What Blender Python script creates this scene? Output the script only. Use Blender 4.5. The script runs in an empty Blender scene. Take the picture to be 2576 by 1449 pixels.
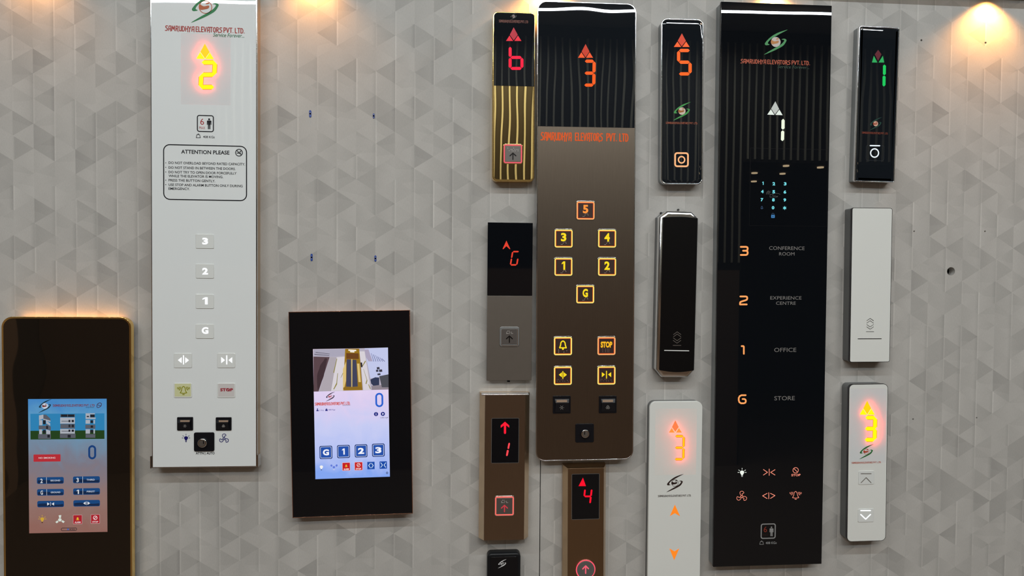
import bpy, math, random
from mathutils import Vector, Matrix
from mathutils.geometry import tessellate_polygon

random.seed(7)
S = bpy.context.scene
COL = S.collection
PI = math.pi

# ------------------------------------------------------------------ camera
F, CX, CY = 1720.0, 1288.0, 724.5            # focal length and centre in pixels of the 2576 x 1449 frame
D, ZC = 1.40, 1.55                            # distance to the wall, eye height
yaw, pitch, roll = (math.radians(a) for a in (4.4446, 1.5326, 0.4514))
fw = Vector((math.sin(yaw) * math.cos(pitch), math.cos(yaw) * math.cos(pitch), -math.sin(pitch)))
rt = Vector((math.cos(yaw), -math.sin(yaw), 0))
up = rt.cross(fw)
rt, up = (rt * math.cos(roll) + up * math.sin(roll)), (up * math.cos(roll) - rt * math.sin(roll))
cam_data = bpy.data.cameras.new('camera')
cam = bpy.data.objects.new('camera', cam_data)
COL.objects.link(cam)
cam_data.sensor_fit = 'HORIZONTAL'
cam_data.sensor_width = 36
cam_data.lens = 36 * F / 2576
cam_data.clip_start = 0.02
M3 = Matrix((rt, up, -fw)).transposed()
cam.matrix_world = Matrix.Translation((0, -D, ZC)) @ M3.to_4x4()
S.camera = cam

# ------------------------------------------------------------------ view, world
S.view_settings.view_transform = 'Standard'
S.view_settings.look = 'None'
S.view_settings.exposure = 0.0
S.view_settings.gamma = 1.0
S.view_settings.use_curve_mapping = False
w = bpy.data.worlds.new('world')
S.world = w
w.use_nodes = True
w.node_tree.nodes['Background'].inputs[0].default_value = (0.75, 0.85, 1.0, 1)
w.node_tree.nodes['Background'].inputs[1].default_value = 0.05

# ------------------------------------------------------------------ lights of the room
def area(name, loc, rot, sx, sy, power, col):
    l = bpy.data.lights.new(name, 'AREA')
    l.shape = 'RECTANGLE'; l.size = sx; l.size_y = sy
    l.energy = power; l.color = col
    o = bpy.data.objects.new(name, l)
    o.location = loc; o.rotation_euler = rot
    COL.objects.link(o)
    return o
CEIL = 3.45
# two long LED lines on the ceiling, turned towards the display wall
area('led_line_lamp', (0.2, -3.45, CEIL - 0.082), (math.radians(8), 0, math.radians(2.8)), 5.6, 0.035, 70, (0.91, 1.0, 1.05))
area('led_line_lamp', (0.2, -1.75, CEIL - 0.035), (math.radians(30), 0, 0), 5.6, 0.035, 54, (0.90, 1.0, 1.05))
# square lamps added under the ceiling as ambient fill
for x, y in ((-1.6, -2.75), (0.3, -2.75), (2.2, -2.75)):
    area('fill_lamp', (x, y, CEIL - 0.03), (0, 0, 0), 0.6, 0.6, 15, (1.0, 0.82, 0.64))

# ------------------------------------------------------------------ projection helpers
def ray(px, py):
    return fw + rt * ((px - CX) / F) - up * ((py - CY) / F)
def hit(px, py, d=0.0):
    """point of the plane d metres in front of the wall that the photo shows at a pixel: (x, z)"""
    r = ray(px, py)
    t = (D - d) / r.y
    return (r.x * t, ZC + r.z * t)

# ------------------------------------------------------------------ materials
def lin(c):
    return tuple(((v / 255) / 12.92 if v / 255 <= 0.04045 else ((v / 255 + 0.055) / 1.055) ** 2.4) for v in c)
MATS = {}
def princ(name, col, metal=0.0, rough=0.5, spec=0.5, wave=0.0, wscale=6.0, brushed=0, coat=0.0, noise=0.0):
    if name in MATS: return MATS[name]
    m = bpy.data.materials.new(name); m.use_nodes = True
    nt = m.node_tree; b = nt.nodes['Principled BSDF']
    b.inputs['Base Color'].default_value = (*col, 1)
    b.inputs['Metallic'].default_value = metal
    b.inputs['Roughness'].default_value = rough
    b.inputs['Specular IOR Level'].default_value = spec
    b.inputs['Coat Weight'].default_value = coat
    b.inputs['Coat Roughness'].default_value = 0.05
    geo = nt.nodes.new('ShaderNodeNewGeometry')
    if wave:
        n = nt.nodes.new('ShaderNodeTexNoise'); n.inputs['Scale'].default_value = wscale
        n.inputs['Detail'].default_value = 1.0
        mp = nt.nodes.new('ShaderNodeMapping'); mp.inputs['Scale'].default_value = (1.4, 1, 1.0)
        nt.links.new(geo.outputs['Position'], mp.inputs['Vector'])
        nt.links.new(mp.outputs[0], n.inputs['Vector'])
        bp = nt.nodes.new('ShaderNodeBump'); bp.inputs['Distance'].default_value = wave
        bp.inputs['Strength'].default_value = 1
        nt.links.new(n.outputs['Fac'], bp.inputs['Height'])
        nt.links.new(bp.outputs[0], b.inputs['Normal'])
    if brushed or noise:
        n = nt.nodes.new('ShaderNodeTexNoise'); n.inputs['Scale'].default_value = 1.0
        n.inputs['Detail'].default_value = 3.0
        mp = nt.nodes.new('ShaderNodeMapping')
        mp.inputs['Scale'].default_value = (1500, 400, 40) if brushed else (90, 90, 90)
        nt.links.new(geo.outputs['Position'], mp.inputs['Vector'])
        nt.links.new(mp.outputs[0], n.inputs['Vector'])
        a = noise or 0.10
        mr = nt.nodes.new('ShaderNodeMapRange')
        mr.inputs['To Min'].default_value = 1 - a; mr.inputs['To Max'].default_value = 1 + a
        nt.links.new(n.outputs['Fac'], mr.inputs['Value'])
        mx = nt.nodes.new('ShaderNodeVectorMath'); mx.operation = 'SCALE'
        mx.inputs[0].default_value = col
        nt.links.new(mr.outputs[0], mx.inputs['Scale'])
        nt.links.new(mx.outputs[0], b.inputs['Base Color'])
    MATS[name] = m
    return m
def emit(c, k=1.0):
    """self-lit colour, given as the 0-255 colour the eye sees"""
    name = 'lit_%d_%d_%d_%d' % (*c, int(k * 100))
    if name in MATS: return MATS[name]
    m = bpy.data.materials.new(name); m.use_nodes = True
    nt = m.node_tree; b = nt.nodes['Principled BSDF']
    b.inputs['Base Color'].default_value = (0.01, 0.01, 0.01, 1)
    b.inputs['Specular IOR Level'].default_value = 0.2
    b.inputs['Roughness'].default_value = 0.2
    b.inputs['Emission Color'].default_value = (*lin(c), 1)
    b.inputs['Emission Strength'].default_value = k
    MATS[name] = m
    return m
def ink(c):
    return princ('ink_%d_%d_%d' % tuple(c), lin(c), rough=0.35, spec=0.3)

M = dict(
    black_glass=princ('black_glass', (0.009, 0.0115, 0.015), rough=0.008, spec=0.5, wave=0.00045, wscale=4.5),
    black_glass_flat=princ('black_glass_flat', (0.003, 0.004, 0.006), rough=0.03, spec=0.45, wave=0.00003, wscale=6),
    black_mirror=princ('black_mirror', (0.058, 0.043, 0.031), metal=0.8, rough=0.02, wave=0.0010, wscale=6),
    black_matte=princ('black_matte', (0.008, 0.009, 0.011), rough=0.35, spec=0.3),
    black_gloss=princ('black_gloss_plastic', (0.006, 0.007, 0.010), rough=0.18, spec=0.4),
    dark_slot=princ('dark_recess', (0.002, 0.002, 0.002), rough=0.8, spec=0.1),
    white_glass=princ('white_glass', (0.80, 0.83, 0.83), rough=0.01, spec=0.5, wave=0.00016, wscale=4.5, coat=0.0),
    white_plastic=princ('white_acrylic', (0.79, 0.80, 0.765), rough=0.25, spec=0.4),
    chrome=princ('polished_chrome', (0.72, 0.73, 0.75), metal=1, rough=0.09),
    satin=princ('satin_aluminium', (0.36, 0.38, 0.39), metal=0.85, rough=0.42),
    dark_metal=princ('dark_anodised_metal', (0.20, 0.205, 0.205), metal=0.5, rough=0.45),
    grey_metal=princ('grey_coated_metal', (0.20, 0.175, 0.15), metal=0.65, rough=0.42, noise=0.04),
    stainless=princ('brushed_stainless_steel', (0.235, 0.19, 0.15), metal=1, rough=0.30, brushed=1),
    steel_edge=princ('bevelled_steel', (0.72, 0.56, 0.40), metal=1, rough=0.24, brushed=1),
    bronze=princ('brushed_bronze_steel', (0.34, 0.235, 0.145), metal=1, rough=0.33, brushed=1),
    bronze_edge=princ('bevelled_bronze', (0.60, 0.43, 0.27), metal=1, rough=0.28, brushed=1),
    gold=princ('polished_gold', (0.95, 0.68, 0.27), metal=1, rough=0.10),
    gold_mirror=princ('gold_mirror', (0.88, 0.68, 0.30), metal=1, rough=0.006, wave=0.00045, wscale=5),
    copper=princ('rose_copper', (0.62, 0.34, 0.24), metal=1, rough=0.2),
    champagne=princ('champagne_side_metal', (0.62, 0.50, 0.38), metal=0.8, rough=0.35),
    button_plate=princ('button_steel_plate', (0.20, 0.185, 0.175), metal=0.7, rough=0.35),
    button_plate_brown=princ('button_brown_plate', (0.085, 0.05, 0.045), metal=0.5, rough=0.35),
    white_button=princ('white_touch_key', (0.76, 0.78, 0.76), rough=0.12, spec=0.5),
    blue_plug=princ('blue_plastic_plug', lin((40, 75, 160)), rough=0.4),
    zinc=princ('zinc_screw', (0.4, 0.4, 0.4), metal=1, rough=0.35),
)
def translucent_sheet(name, col, tr):
    if name in MATS: return MATS[name]
    m = bpy.data.materials.new(name); m.use_nodes = True
    nt = m.node_tree; nt.nodes.clear()
    o = nt.nodes.new('ShaderNodeOutputMaterial')
    d = nt.nodes.new('ShaderNodeBsdfDiffuse'); d.inputs[0].default_value = (*col, 1)
    t = nt.nodes.new('ShaderNodeBsdfTranslucent'); t.inputs[0].default_value = (0.9, 0.9, 0.88, 1)
    mx = nt.nodes.new('ShaderNodeMixShader'); mx.inputs[0].default_value = tr
    g = nt.nodes.new('ShaderNodeBsdfGlossy'); g.inputs['Roughness'].default_value = 0.06
    fr = nt.nodes.new('ShaderNodeFresnel'); fr.inputs[0].default_value = 1.4
    m2 = nt.nodes.new('ShaderNodeMixShader')
    nt.links.new(d.outputs[0], mx.inputs[1]); nt.links.new(t.outputs[0], mx.inputs[2])
    nt.links.new(fr.outputs[0], m2.inputs[0]); nt.links.new(mx.outputs[0], m2.inputs[1]); nt.links.new(g.outputs[0], m2.inputs[2])
    nt.links.new(m2.outputs[0], o.inputs[0])
    MATS[name] = m
    return m
M['opal'] = translucent_sheet('opal_display_sheet', (0.91, 0.965, 0.97), 0.22)

# ------------------------------------------------------------------ mesh helpers
def link_mesh(name, V, Fc, mat, parent=None, smooth=False):
    me = bpy.data.meshes.new(name)
    me.from_pydata(V, [], Fc)
    me.materials.append(mat)
    if smooth:
        me.polygons.foreach_set('use_smooth', [True] * len(me.polygons))
        me.set_sharp_from_angle(angle=math.radians(35))
        for pl in me.polygons:                       # faces lying in the front plane stay truly flat
            if abs(pl.normal.y) > .9999: pl.use_smooth = False
    me.update()
    o = bpy.data.objects.new(name, me)
    COL.objects.link(o)
    if parent is not None: o.parent = parent
    return o
def orient(lp, ccw=True):
    a = sum(lp[i][0] * lp[(i + 1) % len(lp)][1] - lp[(i + 1) % len(lp)][0] * lp[i][1] for i in range(len(lp)))
    return lp if (a > 0) == ccw else lp[::-1]
def inset(lp, t):
    n = len(lp); out = []
    for i in range(n):
        p, c, q = lp[i - 1], lp[i], lp[(i + 1) % n]
        e1 = Vector((c[0] - p[0], c[1] - p[1])); e2 = Vector((q[0] - c[0], q[1] - c[1]))
        if e1.length < 1e-9 or e2.length < 1e-9: out.append(c); continue
        e1.normalize(); e2.normalize()
        n1 = Vector((-e1.y, e1.x)); n2 = Vector((-e2.y, e2.x))
        b = n1 + n2
        if b.length < 1e-6: out.append(c); continue
        b.normalize(); k = t / max(0.35, b.dot(n1))
        out.append((c[0] + b.x * k, c[1] + b.y * k))
    return out
def plate_geo(loops, d0, d1, bev=0.0, seg=3, back=False, drop=None, sharp_holes=False):
    """a plate with the outline loops[0] and holes loops[1:], from depth d0 to d1, front edge rounded by bev"""
    loops = [orient(list(loops[0]), True)] + [orient(list(l), False) for l in loops[1:]]
    V, Fc = [], []
    rings = [(0.0, d0)]
    if drop:                                   # wide shallow roll-off, as on curved-edge glass
        for k in range(7):
            t = 1 - k / 6
            rings.append((bev * (1 - t), d1 - drop * t * t))
    elif bev > 0:
        for k in range(seg + 1):
            a = PI / 2 * k / seg
            rings.append((bev * (1 - math.cos(a)), d1 - bev + bev * math.sin(a)))
    else:
        rings.append((0.0, d1))
    caps, capb = [], []
    for li, lp in enumerate(loops):
        n = len(lp); base = len(V)
        for (t, dd) in rings:
            if li and sharp_holes: t, dd = 0.0, (d1 if (t, dd) != rings[0] else dd)
            l2 = inset(lp, t) if t else lp
            V += [(u, -dd, v) for u, v in l2]
        for r in range(len(rings) - 1):
            for i in range(n):
                j = (i + 1) % n
                Fc.append((base + r * n + i, base + r * n + j, base + (r + 1) * n + j, base + (r + 1) * n + i))
        caps.append([base + (len(rings) - 1) * n + i for i in range(n)])
        capb.append([base + i for i in range(n)])
    for cp, rev in ((caps, False),) + (((capb, True),) if back else ()):
        idx = [i for c in cp for i in c]
        tris = tessellate_polygon([[Vector((V[i][0], V[i][2], 0)) for i in c] for c in cp])
        for t in tris:
            a, b, c = (idx[k] for k in t)
            ar = (V[b][0] - V[a][0]) * (V[c][2] - V[a][2]) - (V[c][0] - V[a][0]) * (V[b][2] - V[a][2])
            if abs(ar) < 1e-14: continue
            f = (a, b, c) if ar > 0 else (a, c, b)
            Fc.append(f[::-1] if rev else f)
    return V, Fc
def rr(cu, cv, w_, h_, r=0.0, n=6, corners=(1, 1, 1, 1)):
    """rounded rectangle, corners in order TR, TL, BL, BR"""
    out = []
    for k, (sx, sy) in enumerate(((1, 1), (-1, 1), (-1, -1), (1, -1))):
        rad = r * corners[k]
        x, y = cu + sx * (w_ / 2 - rad), cv + sy * (h_ / 2 - rad)
        if rad <= 1e-7: out.append((x, y)); continue
        for i in range(n + 1):
            a = PI / 2 * (k + i / n)
            out.append((x + rad * math.cos(a), y + rad * math.sin(a)))
    return out
def circ(cu, cv, r, n=32, ry=None):
    return [(cu + r * math.cos(2 * PI * i / n), cv + (ry or r) * math.sin(2 * PI * i / n)) for i in range(n)]
def spline(pts, n=5, closed=True):
    out = []; N = len(pts)
    for i in range(N if closed else N - 1):
        g = (lambda k: pts[k % N]) if closed else (lambda k: pts[max(0, min(N - 1, k))])
        p0, p1, p2, p3 = g(i - 1), g(i), g(i + 1), g(i + 2)
        for k in range(n):
            t = k / n
            out.append(tuple(0.5 * ((2 * p1[a]) + (-p0[a] + p2[a]) * t + (2 * p0[a] - 5 * p1[a] + 4 * p2[a] - p3[a]) * t * t
                                    + (-p0[a] + 3 * p1[a] - 3 * p2[a] + p3[a]) * t ** 3) for a in (0, 1)))
    if not closed: out.append(pts[-1])
    return out
def flat_geo(loops, d):
    loops = [orient(list(loops[0]), True)] + [orient(list(l), False) for l in loops[1:]]
    V = [(u, -d, v) for l in loops for (u, v) in l]
    Fc = []
    for t in tessellate_polygon([[Vector((u, v, 0)) for u, v in l] for l in loops]):
        a, b, c = t
        ar = (V[b][0] - V[a][0]) * (V[c][2] - V[a][2]) - (V[c][0] - V[a][0]) * (V[b][2] - V[a][2])
        if abs(ar) < 1e-14: continue
        Fc.append((a, b, c) if ar > 0 else (a, c, b))
    return V, Fc
_n = [0]
def stroke_geo(lines, w_, d, V=None, Fc=None, cap=True):
    V = [] if V is None else V; Fc = [] if Fc is None else Fc
    for ln in lines:
        for i in range(len(ln) - 1):
            a, b = Vector(ln[i]), Vector(ln[i + 1]); e = b - a
            if e.length < 1e-9: continue
            n = Vector((-e.y, e.x)).normalized() * w_ / 2
            k = len(V); _n[0] += 1; dd = d + (_n[0] % 29) * 6e-6
            V += [(p.x, -dd, p.y) for p in (a - n, b - n, b + n, a + n)]
            Fc.append((k, k + 1, k + 2, k + 3))
        pts = ln if cap else ln[1:-1]
        for p in pts:
            k = len(V); _n[0] += 1; dd = d + (_n[0] % 29) * 6e-6
            V += [(p[0] + w_ / 2 * math.cos(2 * PI * i / 10), -dd, p[1] + w_ / 2 * math.sin(2 * PI * i / 10)) for i in range(10)]
            Fc.append(tuple(range(k, k + 10)))
    return V, Fc
_font_cache = {}
def text_geo(body, bold):
    key = (body, bold)
    if key in _font_cache: return _font_cache[key]
    if body == '1':
        return [(0, .64), (0, .80), (.5, 1), (1, 1), (1, 0), (.48, 0), (.48, .78)], [(0, 6, 2, 1), (6, 5, 4, 3, 2)]
    c = bpy.data.curves.new('t', 'FONT'); c.body = body; c.size = 1; c.resolution_u = 3; c.offset = bold
    o = bpy.data.objects.new('t', c); COL.objects.link(o)
    bpy.context.view_layer.update()
    me = bpy.data.meshes.new_from_object(o.evaluated_get(bpy.context.evaluated_depsgraph_get()))
    V = [tuple(v.co[:2]) for v in me.vertices]; Fc = [tuple(p.vertices) for p in me.polygons]
    bpy.data.objects.remove(o); bpy.data.curves.remove(c); bpy.data.meshes.remove(me)
    x0 = min(v[0] for v in V); x1 = max(v[0] for v in V); y0 = min(v[1] for v in V); y1 = max(v[1] for v in V)
    V = [((v[0] - x0) / (x1 - x0), (v[1] - y0) / (y1 - y0)) for v in V]
    _font_cache[key] = (V, Fc)
    return V, Fc

# lettering of the company name: narrow strokes, height 1
GL = {'S': (.52, [[(.5, .96), (.2, 1), (.06, .78), (.16, .6), (.42, .45), (.46, .2), (.3, .0), (0, .0)]]),
      'A': (.5, [[(.03, 0), (.08, .75), (.2, 1), (.47, 1), (.47, -.1)], [(.06, .36), (.47, .36)]]),
      'M': (.72, [[(.02, 0), (.12, 1), (.36, .3), (.56, 1), (.66, 0)]]),
      'R': (.52, [[(.05, 0), (.05, 1), (.35, 1), (.46, .8), (.38, .52), (.05, .45)], [(.25, .45), (.5, -.14)]]),
      'U': (.52, [[(.05, 1), (.05, .2), (.18, 0), (.36, .04), (.47, .2)], [(.47, 1), (.47, 0)]]),
      'D': (.54, [[(.05, 0), (.05, 1), (.33, .95), (.5, .6), (.46, .2), (.3, 0), (.05, 0)]]),
      'H': (.54, [[(.05, 1), (.05, 0)], [(.49, 1), (.49, -.14)], [(.05, .45), (.49, .52)]]),
      'Y': (.5, [[(0, 1), (.22, .48)], [(.48, 1), (.22, .48), (.14, -.14)]]),
      'E': (.44, [[(.42, 1), (.05, 1), (.05, 0), (.42, 0)], [(.05, .5), (.36, .5)]]),
      'L': (.42, [[(.05, 1), (.05, 0), (.4, 0)]]),
      'V': (.5, [[(0, 1), (.2, .0), (.48, 1)]]),
      'T': (.48, [[(0, 1), (.46, 1)], [(.23, 1), (.23, 0)]]),
      'O': (.52, [[(.26, 0), (.09, .12), (.04, .5), (.09, .88), (.26, 1), (.43, .88), (.48, .5), (.43, .12), (.26, 0)]]),
      'P': (.5, [[(.05, 0), (.05, 1), (.36, 1), (.46, .78), (.38, .5), (.05, .42)]]),
      '.': (.14, [[(.06, .04), (.07, .04)]]), ' ': (.08, [])}
def brand_lines(s):
    x = 0; out = []
    for ch in s:
        wd, ls = GL[ch]
        out += [[(x + a, b) for a, b in l] for l in ls]; x += wd + .13
    return out, x - .13
SW_UP = [(217, -225), (57, -175), (-43, -125), (-133, -55), (-193, 15), (-198, 42), (-173, 60), (-113, 48), (-143, 27), (-133, -5), (-90, -50), (-33, -85), (87, -155)]
SW_LO = [(-215, 230), (-63, 135), (47, 75), (117, 25), (152, -20), (145, -38), (107, -45), (125, -56), (165, -58), (194, -38), (187, -5), (137, 65), (37, 125), (-93, 185)]
BALL_S = [(-90, 0), (-80, -40), (-58, -28), (-20, -12), (45, -24), (55, -2), (35, 22), (-20, 34), (-62, 40), (-84, 28)]
BALL_T = [(2, -45), (22, -66), (55, -68), (48, -48)]

SEG = {'a': ((0, 1), (1, 1)), 'b': ((1, 1), (1, .5)), 'c': ((1, .5), (1, 0)), 'd': ((0, 0), (1, 0)), 'e': ((0, .5), (0, 0)), 'f': ((0, 1), (0, .5)), 'g': ((0, .5), (1, .5))}
DIG = {'0': 'abcdef', '1': 'bc', '2': 'abged', '3': 'abgcd', '4': 'fgbc', '5': 'afgcd', 'b': 'fgced', 'G': 'afedc', '6': 'afgecd'}
PEOPLE = []

class Panel:
    """one control unit on the wall; everything is placed in metres in its own upright frame"""
    def __init__(s, name, label, cat, corners, h, group=None):
        P = [Vector(hit(x, y, h)) for x, y in corners]          # TL TR BR BL
        c = sum(P, Vector((0, 0))) / 4
        hv = (P[1] - P[0]) + (P[2] - P[3]); vv = (P[0] - P[3]) + (P[1] - P[2])
        th = (math.atan2(hv.y, hv.x) * hv.length + (math.atan2(vv.y, vv.x) - PI / 2) * vv.length) / (hv.length + vv.length)
        s.c, s.th, s.w, s.h, s.d = c, th, hv.length / 2, vv.length / 2, h
        s.root = bpy.data.objects.new(name, None)
        COL.objects.link(s.root)
        s.root.location = (c.x, 0, c.y); s.root.rotation_euler = (0, -th, 0)
        s.root.empty_display_size = 0.02
        s.root['label'] = label; s.root['category'] = cat
        if group: s.root['group'] = group
        s.z(0, 0, 1)
    def z(s, ox, oy, k): s.ox, s.oy, s.k = ox, oy, k; return s
    def L(s, x, y, d=None):
        X, Z = hit(s.ox + x / s.k, s.oy + y / s.k, s.d if d is None else d)
        dx, dz = X - s.c.x, Z - s.c.y
        return (dx * math.cos(s.th) + dz * math.sin(s.th), -dx * math.sin(s.th) + dz * math.cos(s.th))
    def px(s, n):  # length of n pixels (of the current crop) on this panel
        return n / s.k * (D - s.d) / F * 1.005
    def box(s, x0, y0, x1, y1, d=None):
        mx, my = (x0 + x1) / 2, (y0 + y1) / 2
        a, b = s.L(x0, my, d), s.L(x1, my, d); c, e = s.L(mx, y0, d), s.L(mx, y1, d)
        return ((a[0] + b[0]) / 2, (c[1] + e[1]) / 2, b[0] - a[0], c[1] - e[1])
    def mesh(s, name, V, Fc, mat, parent=None, smooth=False, label=None):
        o = link_mesh(name, V, Fc, mat, parent or s.root, smooth)
        if label: o['label'] = label
        return o
    # solid plates
    def slab(s, name, loops, d0, d1, mat, bev=0, parent=None, label=None, back=False, drop=None):
        V, Fc = plate_geo(loops, d0, d1, bev, 4, back, drop, sharp_holes='face' in name)
        return s.mesh(name, V, Fc, mat, parent, True, label)
    def rect(s, name, x0, y0, x1, y1, d0, d1, mat, r=0, bev=0, parent=None, holes=(), label=None, corners=(1, 1, 1, 1)):
        b = s.box(x0, y0, x1, y1, d1)
        return s.slab(name, [rr(*b, s.px(r), corners=corners)] + [rr(*s.box(*q[:4], d1), s.px(q[4])) for q in holes], d0, d1, mat, bev, parent, label)
    def outline(s, ins=0.0, r=0.0, corners=(1, 1, 1, 1), n=8):
        """outline of the whole front, ins and r in metres"""
        return rr(0, 0, s.w - 2 * ins, s.h - 2 * ins, max(0, r - ins), n, corners)
    # printed or lit flat marks
    def flat(s, name, loops, d, mat, parent=None, label=None):
        V, Fc = flat_geo([[s.L(x, y, d) for x, y in l] for l in loops], d)
        return s.mesh(name, V, Fc, mat, parent, False, label)
    def flats(s, name, list_of_loops, d, mat, parent=None, label=None):
        V, Fc = [], []
        for loops in list_of_loops:
            v, f = flat_geo([[s.L(x, y, d) for x, y in l] for l in loops], d)
            k = len(V); V += v; Fc += [tuple(i + k for i in q) for q in f]
        return s.mesh(name, V, Fc, mat, parent, False, label)
    def frect(s, name, x0, y0, x1, y1, d, mat, r=0, parent=None, label=None, hole=None):
        lp = [rr(*s.box(x0, y0, x1, y1, d), s.px(r))]
        if hole: lp.append(rr(*s.box(*hole[:4], d), s.px(hole[4])))
        V, Fc = flat_geo(lp, d)
        return s.mesh(name, V, Fc, mat, parent, False, label)
    def ring(s, name, x0, y0, x1, y1, t, d, mat, r=0, parent=None, label=None):
        return s.frect(name, x0, y0, x1, y1, d, mat, r, parent, label, (x0 + t, y0 + t, x1 - t, y1 - t, max(0, r - t)))
    def disc(s, name, x, y, r, d, mat, parent=None, hole=0, label=None):
        c = s.L(x, y, d); lp = [circ(*c, s.px(r), 36)]
        if hole: lp.append(circ(*c, s.px(hole), 36))
        V, Fc = flat_geo(lp, d)
        return s.mesh(name, V, Fc, mat, parent, False, label)
    def stroke(s, name, lines, wd, d, mat, parent=None, label=None, dots=(), fills=()):
        V, Fc = stroke_geo([[s.L(x, y, d) for x, y in l] for l in lines], s.px(wd), d)
        for x, y, r in dots:
            k = len(V); c = s.L(x, y, d)
            V += [(a, -d, b) for a, b in circ(*c, s.px(r), 16)]; Fc.append(tuple(range(k, k + 16)))
        for l in fills:
            v, f = flat_geo([[s.L(x, y, d) for x, y in l]], d)
            k = len(V); V += v; Fc += [tuple(i + k for i in q) for q in f]
        return s.mesh(name, V, Fc, mat, parent, False, label)
    def text(s, body, x0, y0, x1, y1, d, mat, bold=0.0, parent=None, name='lettering', label=None, slant=0.0):
        V2, Fc = text_geo(body, bold)
        cu, cv, w_, h_ = s.box(x0, y0, x1, y1, d)
        V = [(cu - w_ / 2 + a * w_ + slant * (b - .5) * h_, -d, cv - h_ / 2 + b * h_) for a, b in V2]
        return s.mesh(name, V, Fc, mat, parent, False, label)
    def lines_of_text(s, rows, d, mat, bold, name='lettering', label=None, parent=None):
        V, Fc = [], []
        for body, x0, y0, x1, y1 in rows:
            V2, f2 = text_geo(body, bold)
            cu, cv, w_, h_ = s.box(x0, y0, x1, y1, d)
            k = len(V)
            V += [(cu - w_ / 2 + a * w_, -d, cv - h_ / 2 + b * h_) for a, b in V2]
            Fc += [tuple(i + k for i in q) for q in f2]
        return s.mesh(name, V, Fc, mat, parent, False, label)
    def brand(s, body, x0, y0, x1, y1, d, mat, wd=0.17, parent=None, label=None):
        ls, W = brand_lines(body)
        cu, cv, w_, h_ = s.box(x0, y0, x1, y1, d)
        L2 = [[(cu - w_ / 2 + a / W * w_, cv - h_ / 2 + b * h_) for a, b in l] for l in ls]
        V, Fc = stroke_geo(L2, h_ * wd, d)
        return s.mesh('company_lettering', V, Fc, mat, parent, False, label)
    def logo(s, x, y, k, d, green, white, brown, parent=None):
        """emblem: two swooshes round a ball with an S"""
        e = s.flats('emblem', [[spline([(x + a * k, y + b * k) for a, b in SW_UP], 4)], [spline([(x + a * k, y + b * k) for a, b in SW_LO], 4)]], d, green, parent)
        if white: s.disc('emblem_ball', x, y, 92 * k, d, white, parent or e if not parent else parent)
        else: s.disc('emblem_ball', x, y, 92 * k, d, brown, e, hole=82 * k)
        s.flats('emblem_letter', [[spline([(x + a * k, y + b * k) for a, b in BALL_S], 4)], [spline([(x + a * k, y + b * k) for a, b in BALL_T], 3)]], d + .00012, brown, e)
        return e
    def seg7(s, ch, x0, y0, x1, y1, t, d, mat, slant=0.0, parent=None, name='digit', gap=.6, mat2=None):
        """seven-segment figure between the outer edges given; t = bar thickness"""
        V, Fc = [], []
        ax0, ax1, ay0, ay1 = x0 + t / 2, x1 - t / 2, y0 + t / 2, y1 - t / 2
        if ch == '1': ax0 = ax1 - (ay1 - ay0) * .5
        H = ay1 - ay0
        sh = lambda q: q * H * slant
        for g in DIG[ch]:
            (a, b), (c, e) = SEG[g]
            p = Vector((ax0 + (ax1 - ax0) * a, ay1 - H * b)); q = Vector((ax0 + (ax1 - ax0) * c, ay1 - H * e))
            dr = (q - p).normalized(); n = Vector((-dr.y, dr.x)) * t / 2
            p2, q2 = p + dr * gap, q - dr * gap
            hexa = [p2, p2 + dr * t / 2 + n, q2 - dr * t / 2 + n, q2, q2 - dr * t / 2 - n, p2 + dr * t / 2 - n]
            hexa = [(v.x + sh(.5 - (v.y - ay0) / H), v.y) for v in hexa]
            v_, f_ = flat_geo([[s.L(*v, d) for v in hexa]], d)
            k = len(V); V += v_; Fc += [tuple(i + k for i in u) for u in f_]
        return s.mesh(name, V, Fc, mat, parent)
    def tri3(s, ax, ay, lx, ly, rx, ry, d, mat, mat_top=None, g=1.2, parent=None):
        """travel arrow made of a diamond over two triangles"""
        A, Lp, R = Vector((ax, ay)), Vector((lx, ly)), Vector((rx, ry))
        B = (Lp + R) / 2; al = A + (Lp - A) * .55; ar = A + (R - A) * .55
        dn = [A, al + (ar - al) * .03, B - Vector((0, g)), ar + (al - ar) * .03]
        up_ = Vector((0, 1)) * g
        t1 = [al + up_ * 1.3, Lp, B - Vector((g, 0))]; t2 = [ar + up_ * 1.3, B + Vector((g, 0)), R]
        e = s.flats('direction_arrow', [[[tuple(v) for v in t1]], [[tuple(v) for v in t2]]], d, mat, parent)
        s.flat('arrow_diamond', [[tuple(v) for v in dn]], d, mat_top or mat, e)
        return e
    def braille(s, pts, r, d, mat, parent):
        s.stroke('braille', [], 1, d, mat, parent, dots=[(x, y, r) for x, y in pts])
    def rocker(s, x0, y0, x1, y1, icon):
        W, H = x1 - x0, y1 - y0; h = s.d
        b = s.rect('rocker_switch', x0, y0, x1, y1, h - .0005, h + .002, M['black_gloss'], r=3 * s.k * .6, bev=.0006)
        cu, cv, w_, h_ = s.box(x0 + W * .1, y0 + H * .16, x1 - W * .1, y1 - H * .1, h)
        # rocker body: a wedge, upper part tipped out
        a, c = w_ / 2, h_ / 2; d0, d1, d2 = h + .0022, h + .0062, h + .0030
        V = [(cu - a, -d0, cv + c), (cu + a, -d0, cv + c), (cu + a * .92, -d1, cv + c * .45), (cu - a * .92, -d1, cv + c * .45),
             (cu - a, -d2, cv - c), (cu + a, -d2, cv - c), (cu - a, -d0 + .001, cv - c), (cu + a, -d0 + .001, cv - c),
             (cu - a, -d0 + .001, cv + c), (cu + a, -d0 + .001, cv + c)]
        Fc = [(1, 0, 3, 2), (2, 3, 4, 5), (5, 4, 6, 7), (0, 8, 6, 4, 3), (1, 2, 5, 7, 9)]
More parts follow.
